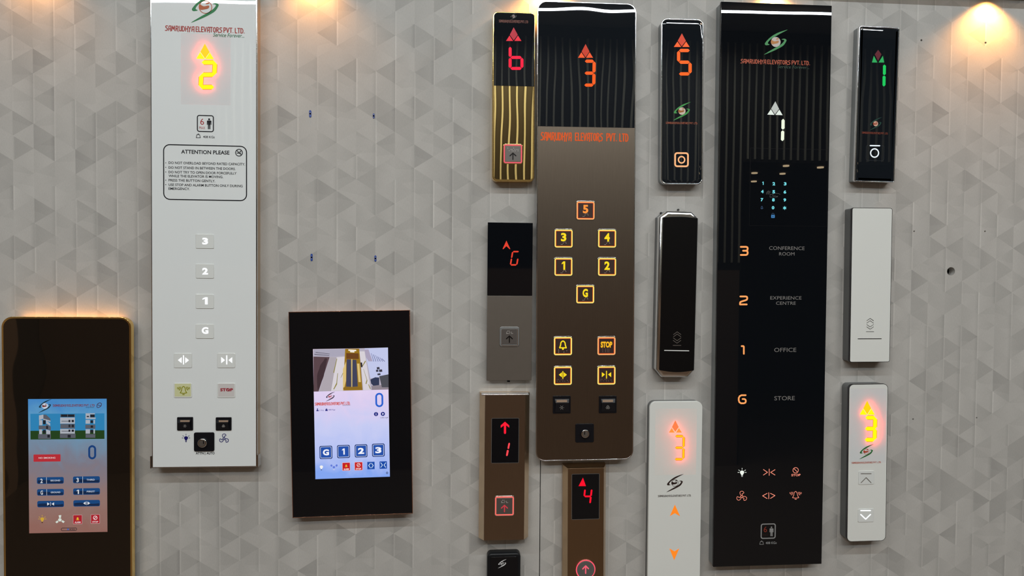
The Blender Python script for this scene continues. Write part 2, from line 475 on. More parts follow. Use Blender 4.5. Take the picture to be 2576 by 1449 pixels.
        s.mesh('rocker', V, Fc, M['black_gloss'], b)
        s.frect('rocker_highlight', x0 + W * .2, y0 + H * .22, x1 - W * .2, y0 + H * .36, h + .0066, princ('rocker_highlight', lin((165, 140, 120)), rough=.4), 1, b)  # highlight on the tipped face, put in as a tan strip
        mx, my, q = (x0 + x1) / 2, y0 + H * .66, H * .09
        g = ink((170, 165, 160))
        if icon == 'bulb':
            s.stroke('icon', [[(mx + q * math.cos(t) * .55, my + q * math.sin(t) * .55) for t in [i * PI / 5 for i in range(11)]]]
                     + [[(mx + q * .9 * math.cos(t), my + q * .9 * math.sin(t)), (mx + q * 1.4 * math.cos(t), my + q * 1.4 * math.sin(t))] for t in [i * PI / 3 for i in range(6)]], s.k * .6, h + .0067, g, b)
        else:
            s.stroke('icon', [[(mx + q * .6 * math.cos(c0) + q * .6 * math.cos(t), my + q * .6 * math.sin(c0) + q * .6 * math.sin(t)) for t in [i * PI / 5 for i in range(11)]] for c0 in (PI / 2 * 3, PI / 6, PI * 5 / 6)], s.k * .7, h + .0067, g, b)
        return b
    def keyswitch(s, x0, y0, x1, y1, cx, cy, r):
        h = s.d
        b = s.rect('key_switch', x0, y0, x1, y1, h - .0005, h + .0022, M['black_gloss'], r=4 * s.k, bev=.0006)
        c = s.L(cx, cy, h)
        s.slab('lock_barrel', [circ(*c, s.px(r), 32)], h + .002, h + .0075, M['chrome'], .0012, b)
        s.slab('lock_face', [circ(*c, s.px(r * .68), 28)], h + .0072, h + .0080, princ('lock_face', (.22, .2, .18), metal=.8, rough=.4), 0, b)
        s.frect('key_slot', cx - r * .1, cy - r * .38, cx + r * .1, cy + r * .38, h + .0081, M['dark_slot'], 0, b)
        return b
def chevron(x0, x1, yt, yb, upw=True):
    m = (x0 + x1) / 2
    return [(x0, yb), (m, yt), (x1, yb)] if upw else [(x0, yt), (m, yb), (x1, yt)]
def bell_lines(cx, cy, q, waves=True):
    o = spline([(cx - q * .48, cy + q * .42), (cx - q * .3, cy + q * .1), (cx - q * .22, cy - q * .3), (cx, cy - q * .52), (cx + q * .22, cy - q * .3), (cx + q * .3, cy + q * .1), (cx + q * .48, cy + q * .42)], 4, False)
    ls = [o, [(cx - q * .48, cy + q * .42), (cx, cy + q * .5), (cx + q * .48, cy + q * .42)], [(cx - q * .12, cy + q * .66), (cx + q * .12, cy + q * .66)]]
    if waves:
        for sg in (-1, 1):
            ls.append([(cx + sg * q * .42, cy - q * .42), (cx + sg * q * .5, cy - q * .12), (cx + sg * q * .62, cy + q * .02)])
            ls.append([(cx + sg * q * .62, cy - q * .42), (cx + sg * q * .68, cy - q * .22), (cx + sg * q * .78, cy - q * .12)])
            ls.append([(cx + sg * q * .84, cy - q * .36), (cx + sg * q * .88, cy - q * .24)])
    return ls
def fan_lines(cx, cy, q):
    ls = [[(cx + q * .2 * math.cos(t), cy + q * .2 * math.sin(t)) for t in [i * PI / 6 for i in range(13)]]]
    for k in range(3):
        a0 = -PI / 2 + k * 2 * PI / 3
        P_ = []
        for r_, da in ((.24, -.5), (.62, -.55), (.92, -.3), (1.0, .1), (.85, .48), (.62, .42), (.5, .1), (.24, .45)):
            P_.append((cx + q * r_ * math.cos(a0 + da), cy + q * r_ * math.sin(a0 + da)))
        ls.append(spline(P_, 3, True)); ls[-1].append(ls[-1][0])
    return ls
def bulb(P, cx, cy, q, d, mat, base=None, rays=True, parent=None):
    body = spline([(cx, cy - q * .52), (cx + q * .4, cy - q * .36), (cx + q * .46, cy), (cx + q * .2, cy + q * .4), (cx + q * .17, cy + q * .55),
                   (cx - q * .17, cy + q * .55), (cx - q * .2, cy + q * .4), (cx - q * .46, cy), (cx - q * .4, cy - q * .36)], 3)
    ry = []
    if rays:
        for a in (-90, -145, -35, 180, 0):
            t = math.radians(a); ry.append([(cx + q * .68 * math.cos(t), cy - q * .1 + q * .68 * math.sin(t)), (cx + q * .95 * math.cos(t), cy - q * .1 + q * .95 * math.sin(t))])
    o = P.stroke('bulb_icon', ry, q * .12, d, mat, parent, fills=[body])
    P.stroke('bulb_base', [[(cx - q * .14, cy + q * .68), (cx + q * .14, cy + q * .68)], [(cx - q * .1, cy + q * .84), (cx + q * .1, cy + q * .84)]], q * .12, d, base or mat, o)
    return o
def person_icon(P, cx, y0, y1, wd, d, mat, parent):
    H = y1 - y0; q = wd / 2
    f = [(cx - q, y0 + H * .24), (cx - q * .7, y0 + H * .2), (cx + q * .7, y0 + H * .2), (cx + q, y0 + H * .24), (cx + q, y0 + H * .6), (cx + q * .65, y0 + H * .6), (cx + q * .55, y0 + H * .32),
         (cx + q * .55, y1), (cx + q * .1, y1), (cx + q * .06, y0 + H * .62), (cx - q * .06, y0 + H * .62), (cx - q * .1, y1), (cx - q * .55, y1), (cx - q * .55, y0 + H * .32), (cx - q * .65, y0 + H * .6), (cx - q, y0 + H * .6)]
    P.stroke('figure_icon', [], 1, d, mat, parent, dots=[(cx, y0 + H * .09, H * .085)], fills=[f])
def capacity_sign(P, x0, y0, x1, y1, k, mat, red, red2, wx, wy, wq, tx0, ty0, tx1, ty1, d):
    W, H = x1 - x0, y1 - y0
    b = P.ring('capacity_sign', x0, y0, x1, y1, 2.6 * k, d, mat, 6 * k)
    P.text('6', x0 + W * .2, y0 + H * .2, x0 + W * .42, y0 + H * .57, d, red, 0.0, b)
    P.text('MAX', x0 + W * .14, y0 + H * .67, x0 + W * .48, y0 + H * .83, d, red2, 0.0, b)
    person_icon(P, x0 + W * .72, y0 + H * .19, y0 + H * .83, W * .26, d, mat, b)
    P.stroke('weight_icon', [[(wx - wq * .7, wy + wq * .6), (wx - wq * .45, wy - wq * .45), (wx + wq * .45, wy - wq * .45), (wx + wq * .7, wy + wq * .6), (wx - wq * .7, wy + wq * .6)],
                             [(wx - wq * .15, wy - wq * .5), (wx, wy - wq * .75), (wx + wq * .15, wy - wq * .5)]], wq * .17, d, mat, b)
    P.text('408 KGs', tx0, ty0, tx1, ty1, d, mat, 0.012, b)
    return b

# ------------------------------------------------------------------ the room
def struct(o):
    o['kind'] = 'structure'; return o
def quad_box(name, x0, x1, y0, y1, z0, z1, mat, parent=None):
    V = [(x, y, z) for x in (x0, x1) for y in (y0, y1) for z in (z0, z1)]
    Fc = [(0, 1, 3, 2), (4, 6, 7, 5), (0, 4, 5, 1), (2, 3, 7, 6), (0, 2, 6, 4), (1, 5, 7, 3)]
    return link_mesh(name, V, Fc, mat, parent)

LS, LL = 47.29788 / 1720 * D, 59.08165 / 1720 * D          # pitch of the wallpaper's triangles
XL, ZL = -1058.651 / 1720 * D, ZC + 604.478 / 1720 * D     # pattern origin, left board
XR, ZR = 624.2708 / 1720 * D, ZC + 658.369 / 1720 * D      # right board
SEAM = hit(1358.5, 1300)[0]
def wallpaper():
    m = bpy.data.materials.new('faceted_wallpaper'); m.use_nodes = True
    nt = m.node_tree; b = nt.nodes['Principled BSDF']
    b.inputs['Roughness'].default_value = 0.62
    b.inputs['Specular IOR Level'].default_value = 0.25
    def put(sock, v):
        if isinstance(v, (int, float)): sock.default_value = v
        else: nt.links.new(v, sock)
    def mt(op, a, c=0.0, e=None):
        n = nt.nodes.new('ShaderNodeMath'); n.operation = op
        put(n.inputs[0], a); put(n.inputs[1], c)
        if e is not None: put(n.inputs[2], e)
        return n.outputs[0]
    geo = nt.nodes.new('ShaderNodeNewGeometry'); sep = nt.nodes.new('ShaderNodeSeparateXYZ')
    nt.links.new(geo.outputs['Position'], sep.inputs[0])
    X, Z = sep.outputs[0], sep.outputs[2]
    right = mt('GREATER_THAN', X, SEAM)
    x0 = mt('MULTIPLY_ADD', right, XR - XL, XL); z0 = mt('MULTIPLY_ADD', right, ZR - ZL, ZL)
    a = mt('DIVIDE', mt('SUBTRACT', X, x0), LS)
    zz = mt('DIVIDE', mt('SUBTRACT', Z, z0), LL)
    p = mt('MULTIPLY_ADD', a, 0.5, zz); q = mt('MULTIPLY_ADD', a, -0.5, zz)
    i, fp, fq = mt('FLOOR', a), mt('FLOOR', p), mt('FLOOR', q)
    f = mt('SUBTRACT', a, i)
    kind = mt('SUBTRACT', mt('SUBTRACT', fp, fq), i)      # 0: edge on the left, 1: edge on the right
    def wn(x, y, z, w_):
        c = nt.nodes.new('ShaderNodeCombineXYZ'); put(c.inputs[0], x); put(c.inputs[1], y); put(c.inputs[2], z)
        n = nt.nodes.new('ShaderNodeTexWhiteNoise'); n.noise_dimensions = '4D'
        nt.links.new(c.outputs[0], n.inputs['Vector']); n.inputs['W'].default_value = w_
        s_ = nt.nodes.new('ShaderNodeSeparateColor'); nt.links.new(n.outputs['Color'], s_.inputs[0])
        return s_.outputs[0], s_.outputs[1], s_.outputs[2]
    r1, r2, r3 = wn(i, fp, fq, 3.3)
    # tone of each triangle: mostly light, some dark
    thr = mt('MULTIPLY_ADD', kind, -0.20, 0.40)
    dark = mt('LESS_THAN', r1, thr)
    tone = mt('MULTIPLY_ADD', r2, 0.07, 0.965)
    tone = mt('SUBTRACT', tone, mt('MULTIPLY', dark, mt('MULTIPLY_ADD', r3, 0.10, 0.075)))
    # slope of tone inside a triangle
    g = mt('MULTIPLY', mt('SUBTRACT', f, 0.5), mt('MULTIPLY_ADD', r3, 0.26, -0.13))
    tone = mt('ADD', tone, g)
    # creases along the upright edges
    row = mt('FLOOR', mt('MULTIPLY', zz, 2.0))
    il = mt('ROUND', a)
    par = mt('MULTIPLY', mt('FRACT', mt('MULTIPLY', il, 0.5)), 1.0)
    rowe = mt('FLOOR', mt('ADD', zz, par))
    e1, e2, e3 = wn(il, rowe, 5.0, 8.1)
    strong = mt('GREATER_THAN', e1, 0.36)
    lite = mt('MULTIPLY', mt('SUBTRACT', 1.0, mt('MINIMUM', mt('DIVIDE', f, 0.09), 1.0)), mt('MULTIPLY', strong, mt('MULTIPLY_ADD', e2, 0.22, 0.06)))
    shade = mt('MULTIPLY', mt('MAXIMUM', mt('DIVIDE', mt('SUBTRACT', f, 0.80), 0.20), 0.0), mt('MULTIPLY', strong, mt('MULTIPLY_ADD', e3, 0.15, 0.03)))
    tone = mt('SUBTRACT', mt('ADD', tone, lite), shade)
    # a second, fainter facet across some triangles
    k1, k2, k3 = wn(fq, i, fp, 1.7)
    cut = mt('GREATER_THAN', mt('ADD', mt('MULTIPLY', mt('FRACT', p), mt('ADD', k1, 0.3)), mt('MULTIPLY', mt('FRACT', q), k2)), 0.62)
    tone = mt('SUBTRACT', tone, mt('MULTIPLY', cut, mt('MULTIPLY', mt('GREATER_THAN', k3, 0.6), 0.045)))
    # linen weave and blotches
    def noise(scale, det):
        mp = nt.nodes.new('ShaderNodeMapping'); mp.inputs['Scale'].default_value = scale
        nt.links.new(geo.outputs['Position'], mp.inputs['Vector'])
        n = nt.nodes.new('ShaderNodeTexNoise'); n.inputs['Scale'].default_value = 1; n.inputs['Detail'].default_value = det
        nt.links.new(mp.outputs[0], n.inputs['Vector']); return n.outputs['Fac']
    weave = noise((900, 1, 160), 2); weave2 = noise((500, 1, 700), 1); blot = noise((22, 1, 22), 3)
    tone = mt('MULTIPLY', tone, mt('MULTIPLY_ADD', weave, 0.16, 0.92))
    tone = mt('MULTIPLY', tone, mt('MULTIPLY_ADD', weave2, 0.10, 0.95))
    tone = mt('MULTIPLY', tone, mt('MULTIPLY_ADD', blot, 0.10, 0.95))
    sc = nt.nodes.new('ShaderNodeVectorMath'); sc.operation = 'SCALE'
    sc.inputs[0].default_value = (0.480, 0.465, 0.440)
    nt.links.new(tone, sc.inputs['Scale']); nt.links.new(sc.outputs[0], b.inputs['Base Color'])
    bp = nt.nodes.new('ShaderNodeBump'); bp.inputs['Distance'].default_value = 0.0006; bp.inputs['Strength'].default_value = 0.5
    nt.links.new(tone, bp.inputs['Height']); nt.links.new(bp.outputs[0], b.inputs['Normal'])
    return m
WX0, WX1 = -3.1, 5.2
holes = []
BIG = hit(2392.4, 682.7)
holes.append(circ(*BIG, 10.9 / F * D * 1.02, 32))
SMALL = [(2318, 101.2, 2.6), (2479.5, 107.5, 2.8), (2299.7, 582, 2.0), (2478, 582, 2.2), (2297, 1054.5, 2.2), (2457, 1051, 2.0)]
for x, y, r in SMALL:
    holes.append(circ(*hit(x, y), r / F * D * 1.05, 10))
holes.append([(SEAM - .0009, .06), (SEAM + .0009, .06), (SEAM + .0009, hit(1358, 60)[1]), (SEAM - .0009, hit(1358, 60)[1])])
V, Fc = plate_geo([[(WX0, 0), (WX1, 0), (WX1, CEIL), (WX0, CEIL)]] + holes, -.018, 0)
struct(link_mesh('wall_back', V, Fc, wallpaper()))
cavity = princ('dark_cavity', (.02, .016, .012), rough=.9)
struct(quad_box('wall_back_core', WX0, WX1, .03, .06, 0, CEIL, cavity))
plaster = princ('warm_grey_paint', (.30, .28, .26), rough=.8)
struct(quad_box('floor', WX0 - .1, WX1 + .1, -7.2, .06, -.06, 0, princ('brown_floor', (.16, .11, .075), rough=.35, noise=.2)))
struct(quad_box('ceiling', WX0 - .1, WX1 + .1, -7.2, .06, CEIL, CEIL + .06, princ('ceiling_paint', (.42, .43, .44), rough=.9)))
struct(quad_box('wall_left', WX0 - .1, WX0, -7.2, .06, 0, CEIL, princ('dark_brown_paint', (.05, .04, .032), rough=.7)))
oak = princ('oak_board', (.60, .42, .28), rough=.5, noise=.1)
for k, (ya, yb) in enumerate(((-1.25, -1.21), (-1.75, -1.5), (-2.3, -2.22), (-2.75, -2.7), (-3.1, -3.04), (-3.6, -3.45))):
    struct(quad_box('trim_%d' % (k + 2), WX0 - .02, WX0 + .02, ya, yb, 0, 2.9 - .2 * (k % 3), oak))
struct(quad_box('wall_right', WX1, WX1 + .1, -7.2, .06, 0, CEIL, plaster))
struct(quad_box('wall_front', WX0, WX1, -7.2, -7.1, 0, CEIL, princ('dark_paint', (.035, .03, .028), rough=.7)))
# pelmet above the panels, which carries the little spotlights
ZP = hit(2400, -24)[1]
struct(quad_box('trim_1', WX0, WX1, -.045, 0, ZP, ZP + .12, princ('grey_pelmet', (.32, .31, .30), rough=.6)))
# slatted screen opposite the display wall: dark board with pale upright slats, a dark opening beside it
YS = -3.95
dark_board = princ('dark_walnut_board', (.022, .017, .015), rough=.5)
slat_mat = princ('pale_slat', (.50, .48, .39), rough=.5)
OP0 = 2.24
t = bpy.data.objects.new('slatted_screen', None); COL.objects.link(t); t.location = (0, YS, 0)
t['label'] = 'dark slatted screen with pale upright slats facing the display wall'; t['category'] = 'screen'
quad_box('backing_board', WX0 + .01, OP0, -.02, 0, 0, CEIL - .01, dark_board, t)
quad_box('lower_board', WX0 + .02, OP0 - .02, 0, .02, 0, 1.56, princ('warm_brown_board', (.22, .14, .09), rough=.6), t)
quad_box('header_board', OP0, WX1 - .01, -.02, 0, 2.42, CEIL - .01, dark_board, t)
x = WX0 + .06
n = 0
while n < 117:
    if x > -1.95:
        quad_box('slat', x, x + .013, 0, .012, 2.44 if x > OP0 - .02 else (1.62 if x > 1.3 else 2.08), CEIL - .10, slat_mat, t)
    x += .059; n += 1

# lamp fittings
def led_fitting(y, label, drop=0.0, rz=0.0):
    t = bpy.data.objects.new('linear_light', None); COL.objects.link(t); t.location = (.2, y, CEIL); t.rotation_euler = (0, 0, rz)
    t['label'] = label; t['category'] = 'ceiling light'
    quad_box('housing', -2.85, 2.85, -.03, .03, -.03 - drop, -.001, princ('fitting_white', (.6, .6, .6), rough=.5), t)
led_fitting(-3.45, 'long white LED line on the ceiling next to the slatted screen', .047, math.radians(2.8))
led_fitting(-1.75, 'long white LED line on the ceiling nearer the display wall')
for k, x in enumerate((-1.6, .3, 2.2)):  # housings for the added fill lamps
    t = quad_box('ceiling_fill_panel', x - .32, x + .32, -3.07, -2.43, CEIL - .025, CEIL - .001, princ('fitting_white', (.6, .6, .6), rough=.5))
    t['label'] = 'added square fill light on the ceiling, ' + ('left', 'middle', 'right')[k] + ' of the three'; t['category'] = 'ceiling light'; t['group'] = 'added square fill lights'
struct(quad_box('ceiling', 2.6, WX1, -7.1, -4.4, 2.642, 2.70, princ('dark_soffit', (.05, .045, .04), rough=.8)))
# far warm downlights seen through the opening, mirrored in the black panel
for k, (x, y) in enumerate(((3.37, -5.2), (3.33, -5.45), (3.72, -5.5), (3.24, -6.0), (3.56, -6.0), (3.53, -6.67))):
    V, Fc = plate_geo([circ(0, 0, .032, 20)], 0, .012)
    V = [(a, c, b) for a, b, c in V]; Fc = [f[::-1] for f in Fc]
    t = link_mesh('downlight', V, Fc, emit((255, 225, 180), 9.0)); t.location = (x, y, 2.64)
    t['label'] = 'round warm downlight in the ceiling beyond the opening'; t['category'] = 'downlight'; t['group'] = 'warm downlights beyond the opening'

# little warm spotlights close to the wall, under the pelmet
SPOTS = [(95, 1.6, 'above the left end of the wall'), (790, 2.3, 'above the bare wall left of the mirror-gold panel'), (1374, 6.0, 'above the tall brown panel'),
         (1945, 6.0, 'above the tall black panel'), (2482, 6.0, 'above the bare wall at the right')]
for px_, pw, where in SPOTS:
    X = hit(px_, 0)[0]
    l = bpy.data.lights.new('spot_lamp', 'SPOT'); l.energy = pw * .8; l.color = (1.0, .42, .09)
    l.spot_size = math.radians(125); l.spot_blend = .9; l.shadow_soft_size = .006
    o = bpy.data.objects.new('spot_lamp', l); COL.objects.link(o)
    o.location = (X, -.024, ZP - .017); o.rotation_euler = (math.radians(10), 0, 0)
    t = bpy.data.objects.new('spotlight', None); COL.objects.link(t); t.location = (X, -.024, ZP)
    t['label'] = 'small warm spotlight under the pelmet ' + where; t['category'] = 'spotlight'
    V, Fc = plate_geo([circ(0, 0, .013, 20), circ(0, 0, .010, 20)], 0, .012)
    link_mesh('housing', [(a, c, b) for a, b, c in V], [f[::-1] for f in Fc], M['chrome'], t)
    V, Fc = flat_geo([circ(0, 0, .010, 20)], .006)
    link_mesh('lens', [(a, c, b) for a, b, c in V], [f[::-1] for f in Fc], emit((255, 190, 110), 6.0), t)

# ------------------------------------------------------------------ wall plugs left in the wall
for x, y, hh, wd, lab in ((780.3, 286, 18, 5.5, 'blue plastic wall plug, upper left of the four in the bare wall'),
                          (940, 291.5, 12, 4.5, 'blue and white wall plug, upper right of the four in the bare wall'),
                          (783.7, 647.4, 18.5, 5, 'blue wall plug above the left half of the wide touchscreen'),
                          (944.3, 650.3, 15.5, 5, 'blue wall plug above the right half of the wide touchscreen')):
    P = Panel('wall_plug', lab, 'wall plug', [(x - wd / 2, y - hh / 2), (x + wd / 2, y - hh / 2), (x + wd / 2, y + hh / 2), (x - wd / 2, y + hh / 2)], .0012, 'wall plugs in the bare wall')
    P.slab('plug_collar', [P.outline(0, P.w / 2.05)], -.001, .0012, M['blue_plug'], .0004)
    P.disc('plug_hole', x, y, 1.9, .0014, M['dark_slot'])
    P.stroke('plug_split', [[(x - .8, y + 3), (x + .8, y + 3.6)], [(x - .8, y - 3.4), (x + .8, y - 3)]], .8, .0014, ink((200, 200, 205)))

# ------------------------------------------------------------------ 1 gold-framed black touch panel, far left
def screen_gradient(name, stops, root, z_lo, z_hi, k=1.0, rough=0.15):
    m = bpy.data.materials.new(name); m.use_nodes = True
    nt = m.node_tree; b = nt.nodes['Principled BSDF']
    b.inputs['Base Color'].default_value = (.01, .01, .01, 1); b.inputs['Roughness'].default_value = rough
    b.inputs['Specular IOR Level'].default_value = .4
    tc = nt.nodes.new('ShaderNodeTexCoord'); sp = nt.nodes.new('ShaderNodeSeparateXYZ')
    nt.links.new(tc.outputs['Object'], sp.inputs[0])
    mr = nt.nodes.new('ShaderNodeMapRange'); mr.inputs[1].default_value = z_lo; mr.inputs[2].default_value = z_hi
    nt.links.new(sp.outputs[2], mr.inputs[0])
    n = nt.nodes.new('ShaderNodeTexNoise'); n.inputs['Scale'].default_value = 14; n.inputs['Detail'].default_value = 5; n.inputs['Distortion'].default_value = 1.6
    nt.links.new(tc.outputs['Object'], n.inputs['Vector'])
    ad = nt.nodes.new('ShaderNodeMath'); ad.operation = 'MULTIPLY_ADD'; ad.inputs[1].default_value = .34; ad.inputs[2].default_value = -.17
    nt.links.new(n.outputs['Fac'], ad.inputs[0])
    ad2 = nt.nodes.new('ShaderNodeMath'); nt.links.new(ad.outputs[0], ad2.inputs[0]); nt.links.new(mr.outputs[0], ad2.inputs[1])
    cr = nt.nodes.new('ShaderNodeValToRGB'); nt.links.new(ad2.outputs[0], cr.inputs[0])
    e = cr.color_ramp.elements
    e[0].position = stops[0][0]; e[0].color = (*lin(stops[0][1]), 1)
    e[1].position = stops[-1][0]; e[1].color = (*lin(stops[-1][1]), 1)
    for p_, c_ in stops[1:-1]:
        q_ = e.new(p_); q_.color = (*lin(c_), 1)
    nt.links.new(cr.outputs[0], b.inputs['Emission Color']); b.inputs['Emission Strength'].default_value = k
    return m

P = Panel('car_operating_panel', 'tall black mirror touch panel with rounded gold frame at the far left', 'elevator panel',
          [(0, 797.5), (328.5, 797), (334, 1560), (13.5, 1560)], .026)
h = P.d
P.slab('back_box', [P.outline(.010, .018)], 0, h - .010, M['dark_metal'])
P.slab('gold_frame', [P.outline(0, .020), P.outline(.0038, .020)], h - .012, h, M['gold'], .0008)
P.slab('mirror_face', [P.outline(.0036, .020)], h - .010, h - .0008, M['black_mirror'])
P.slab('backlight_strip', [rr(0, P.h / 2 - .0085, P.w - .05, .003, .001)], .003, .013, emit((255, 170, 80), 10.0), label='warm glowing strip behind the top edge')
P.z(0, 0, 1)
h2 = h - .0006
SCR = [P.L(68.3, 1004.5), P.L(267.7, 1002.9), P.L(269.8, 1338.5), P.L(74.7, 1341.6)]
u0 = (SCR[0][0] + SCR[3][0]) / 2; u1 = (SCR[1][0] + SCR[2][0]) / 2; v1 = (SCR[0][1] + SCR[1][1]) / 2; v0 = (SCR[2][1] + SCR[3][1]) / 2
bg = screen_gradient('left_screen_picture', [(0.0, (150, 105, 95)), (.22, (152, 120, 112)), (.5, (130, 125, 138)), (.72, (115, 150, 178)), (.85, (95, 160, 205)), (1.0, (70, 140, 205))], P.root, v0, v1, .85)
scr = P.slab('touchscreen', [rr((u0 + u1) / 2, (v0 + v1) / 2, u1 - u0, v1 - v0)], h - .001, h2, bg)
d = h2 + .00015
P.z(0, 780, 4.263)
P.logo(482, 1028, .325, d, ink((10, 40, 60)) if 0 else emit((8, 45, 60)), emit((190, 200, 215)), emit((110, 45, 40)), scr)
P.brand('SAMRUDHYA ELEVATORS PVT. LTD', 566, 1012, 1015, 1034, d, emit((110, 45, 55)), .2, scr)
P.text('Service Forever...', 920, 1037, 1015, 1049, d, emit((10, 40, 45)), .01, scr, slant=.2)
P.stroke('link_icon', [spline([(1040, 1040), (1045, 1010), (1070, 995), (1088, 1005), (1082, 1030), (1055, 1045)], 3) , [(1050, 1018), (1078, 1026)]], 6, d, emit((60, 25, 50)), scr)
pic = P.frect('house_picture', 327, 1110, 1120, 1385, d, emit((40, 125, 175)), 0, scr)
P.frect('picture_lawn', 327, 1292, 1120, 1385, d + .0001, emit((28, 60, 22)), 0, scr)
W_, G_, K_, B_ = emit((165, 170, 180)), emit((85, 88, 98)), emit((25, 28, 36)), emit((30, 55, 80))
wl, gl, kl, bl = [], [], [], []
R4 = lambda x0, y0, x1, y1: [[(x0, y0), (x1, y0), (x1, y1), (x0, y1)]]
# left house
wl += [[[(418, 1130), (465, 1120), (465, 1165), (418, 1180)]], [[(465, 1165), (540, 1185), (540, 1200), (465, 1180)]], R4(420, 1180, 455, 1235), [[(495, 1185), (538, 1215), (538, 1240), (495, 1215)]], R4(420, 1280, 452, 1330), [[(495, 1280), (540, 1295), (540, 1330), (495, 1330)]]]
gl += [[[(465, 1122), (495, 1122), (540, 1165), (540, 1185), (465, 1165)]], R4(415, 1240, 495, 1278), [[(495, 1220), (545, 1250), (545, 1290), (495, 1280)]], R4(410, 1330, 545, 1380)]
kl += [R4(460, 1180, 490, 1225), R4(462, 1285, 490, 1320), R4(495, 1243, 515, 1275), R4(508, 1338, 535, 1368)]
# middle house
wl += [R4(645, 1152, 803, 1218), R4(645, 1275, 803, 1325), R4(668, 1334, 682, 1352), R4(775, 1334, 790, 1352)]
gl += [R4(648, 1222, 803, 1270), R4(642, 1327, 810, 1372), R4(648, 1115, 655, 1150), R4(796, 1115, 803, 1150), R4(722, 1115, 728, 1150)]
kl += [R4(655, 1118, 722, 1147), R4(728, 1118, 796, 1147), R4(735, 1178, 755, 1202), R4(768, 1178, 793, 1202), R4(660, 1190, 735, 1195), R4(735, 1228, 755, 1256), R4(768, 1228, 793, 1256), R4(735, 1282, 755, 1306), R4(768, 1282, 793, 1306), R4(660, 1296, 735, 1301), R4(725, 1338, 758, 1368)]
# right house
wl += [R4(918, 1107, 965, 1165), R4(965, 1107, 1018, 1118), R4(918, 1178, 965, 1218), R4(1003, 1178, 1018, 1218), R4(918, 1278, 965, 1325), R4(1003, 1278, 1018, 1325), R4(918, 1152, 1025, 1168)]
gl += [R4(915, 1230, 1022, 1272), R4(918, 1330, 1022, 1370)]
kl += [R4(968, 1120, 1015, 1150), R4(970, 1182, 998, 1212), R4(972, 1238, 998, 1262), R4(970, 1284, 998, 1314), R4(930, 1135, 955, 1148)]
for a_, b_ in ((0, 600), (600, 850), (850, 1200)):           # one drawing per house
    pick = lambda ls: [l for l in ls if a_ <= l[0][0][0] < b_]
    P.flats('house_pale_facade', pick(wl), d + .0002, W_, scr); P.flats('house_grey_facade', pick(gl), d + .0003, G_, scr); P.flats('house_dark_detail', pick(kl), d + .0004, K_, scr)
P.z(0, 1100, 4.151)
P.ring('floor_number', 921, 82, 1004, 231, 21, d, emit((14, 58, 115)), 41, scr)
nb = P.frect('no_smoking_key', 350, 179, 632, 254, d, emit((178, 38, 48)), 6, scr)
P.text('NO SMOKING', 403, 206, 578, 224, d + .0001, emit((215, 190, 190)), .02, scr)
def pill(x0, y0, x1, y1, a_, b_, arrows=None):
    P.frect('touch_key', x0, y0, x1, y1, d, emit((14, 66, 120)), 16, scr)
    n_ = 14; mid = [(x0 + 8 + (x1 - x0 - 16) * i / n_, (y0 + y1) / 2 + 6 * math.sin(i / n_ * 2 * PI) * -1) for i in range(n_ + 1)]
    P.flat('key_shade', [mid + [(x1 - 8, y1 - 6), (x0 + 8, y1 - 6)]], d + .0001, emit((8, 34, 68)), scr)
    if arrows is None:
        P.frect('key_divider', x0 + 99, y0 + 2, x0 + 103, y1 - 2, d + .0002, emit((200, 205, 210)), 0, scr)
        P.text(a_, x0 + 36, y0 + 16, x0 + 61, y1 - 8, d + .0002, emit((205, 208, 212)), .03, scr)
        P.text(b_, x0 + 142, (y0 + y1) / 2 - 8, x0 + 142 + 17 * len(b_), (y0 + y1) / 2 + 9, d + .0002, emit((190, 196, 205)), .02, scr)
    else:
        cx, cy = (x0 + x1) / 2, (y0 + y1) / 2; s_ = arrows
        P.flats('key_arrows', [[[(cx - (10 if s_ < 0 else 36), cy - 17), (cx - (10 if s_ < 0 else 36), cy + 17), (cx - (36 if s_ < 0 else 10), cy)]],
                               [[(cx + (10 if s_ < 0 else 36), cy - 17), (cx + (10 if s_ < 0 else 36), cy + 17), (cx + (36 if s_ < 0 else 10), cy)]],
                               [[(cx - 2, cy - 19), (cx + 2, cy - 19), (cx + 2, cy + 19), (cx - 2, cy + 19)]]], d + .0002, emit((215, 218, 222)), scr)
pill(385, 416, 666, 486, '2', 'SECOND'); pill(762, 408, 1043, 478, '3', 'THIRD')
pill(387, 540, 667, 608, 'G', 'GROUND'); pill(764, 532, 1044, 600, '1', 'FIRST')
pill(389, 663, 668, 730, '', '', 1); pill(766, 655, 1044, 722, '', '', -1)
bulb(P, 441, 858, 42, d, emit((200, 160, 50)), emit((70, 40, 25)), True, scr)
P.stroke('fan_icon', [], 1, d, emit((205, 215, 205)), scr, dots=[(625, 862, 17)],
         fills=[[(612, 815), (640, 812), (636, 842), (618, 842)], [(578, 885), (592, 898), (612, 884), (600, 868)], [(662, 896), (676, 880), (652, 866), (640, 880)]])
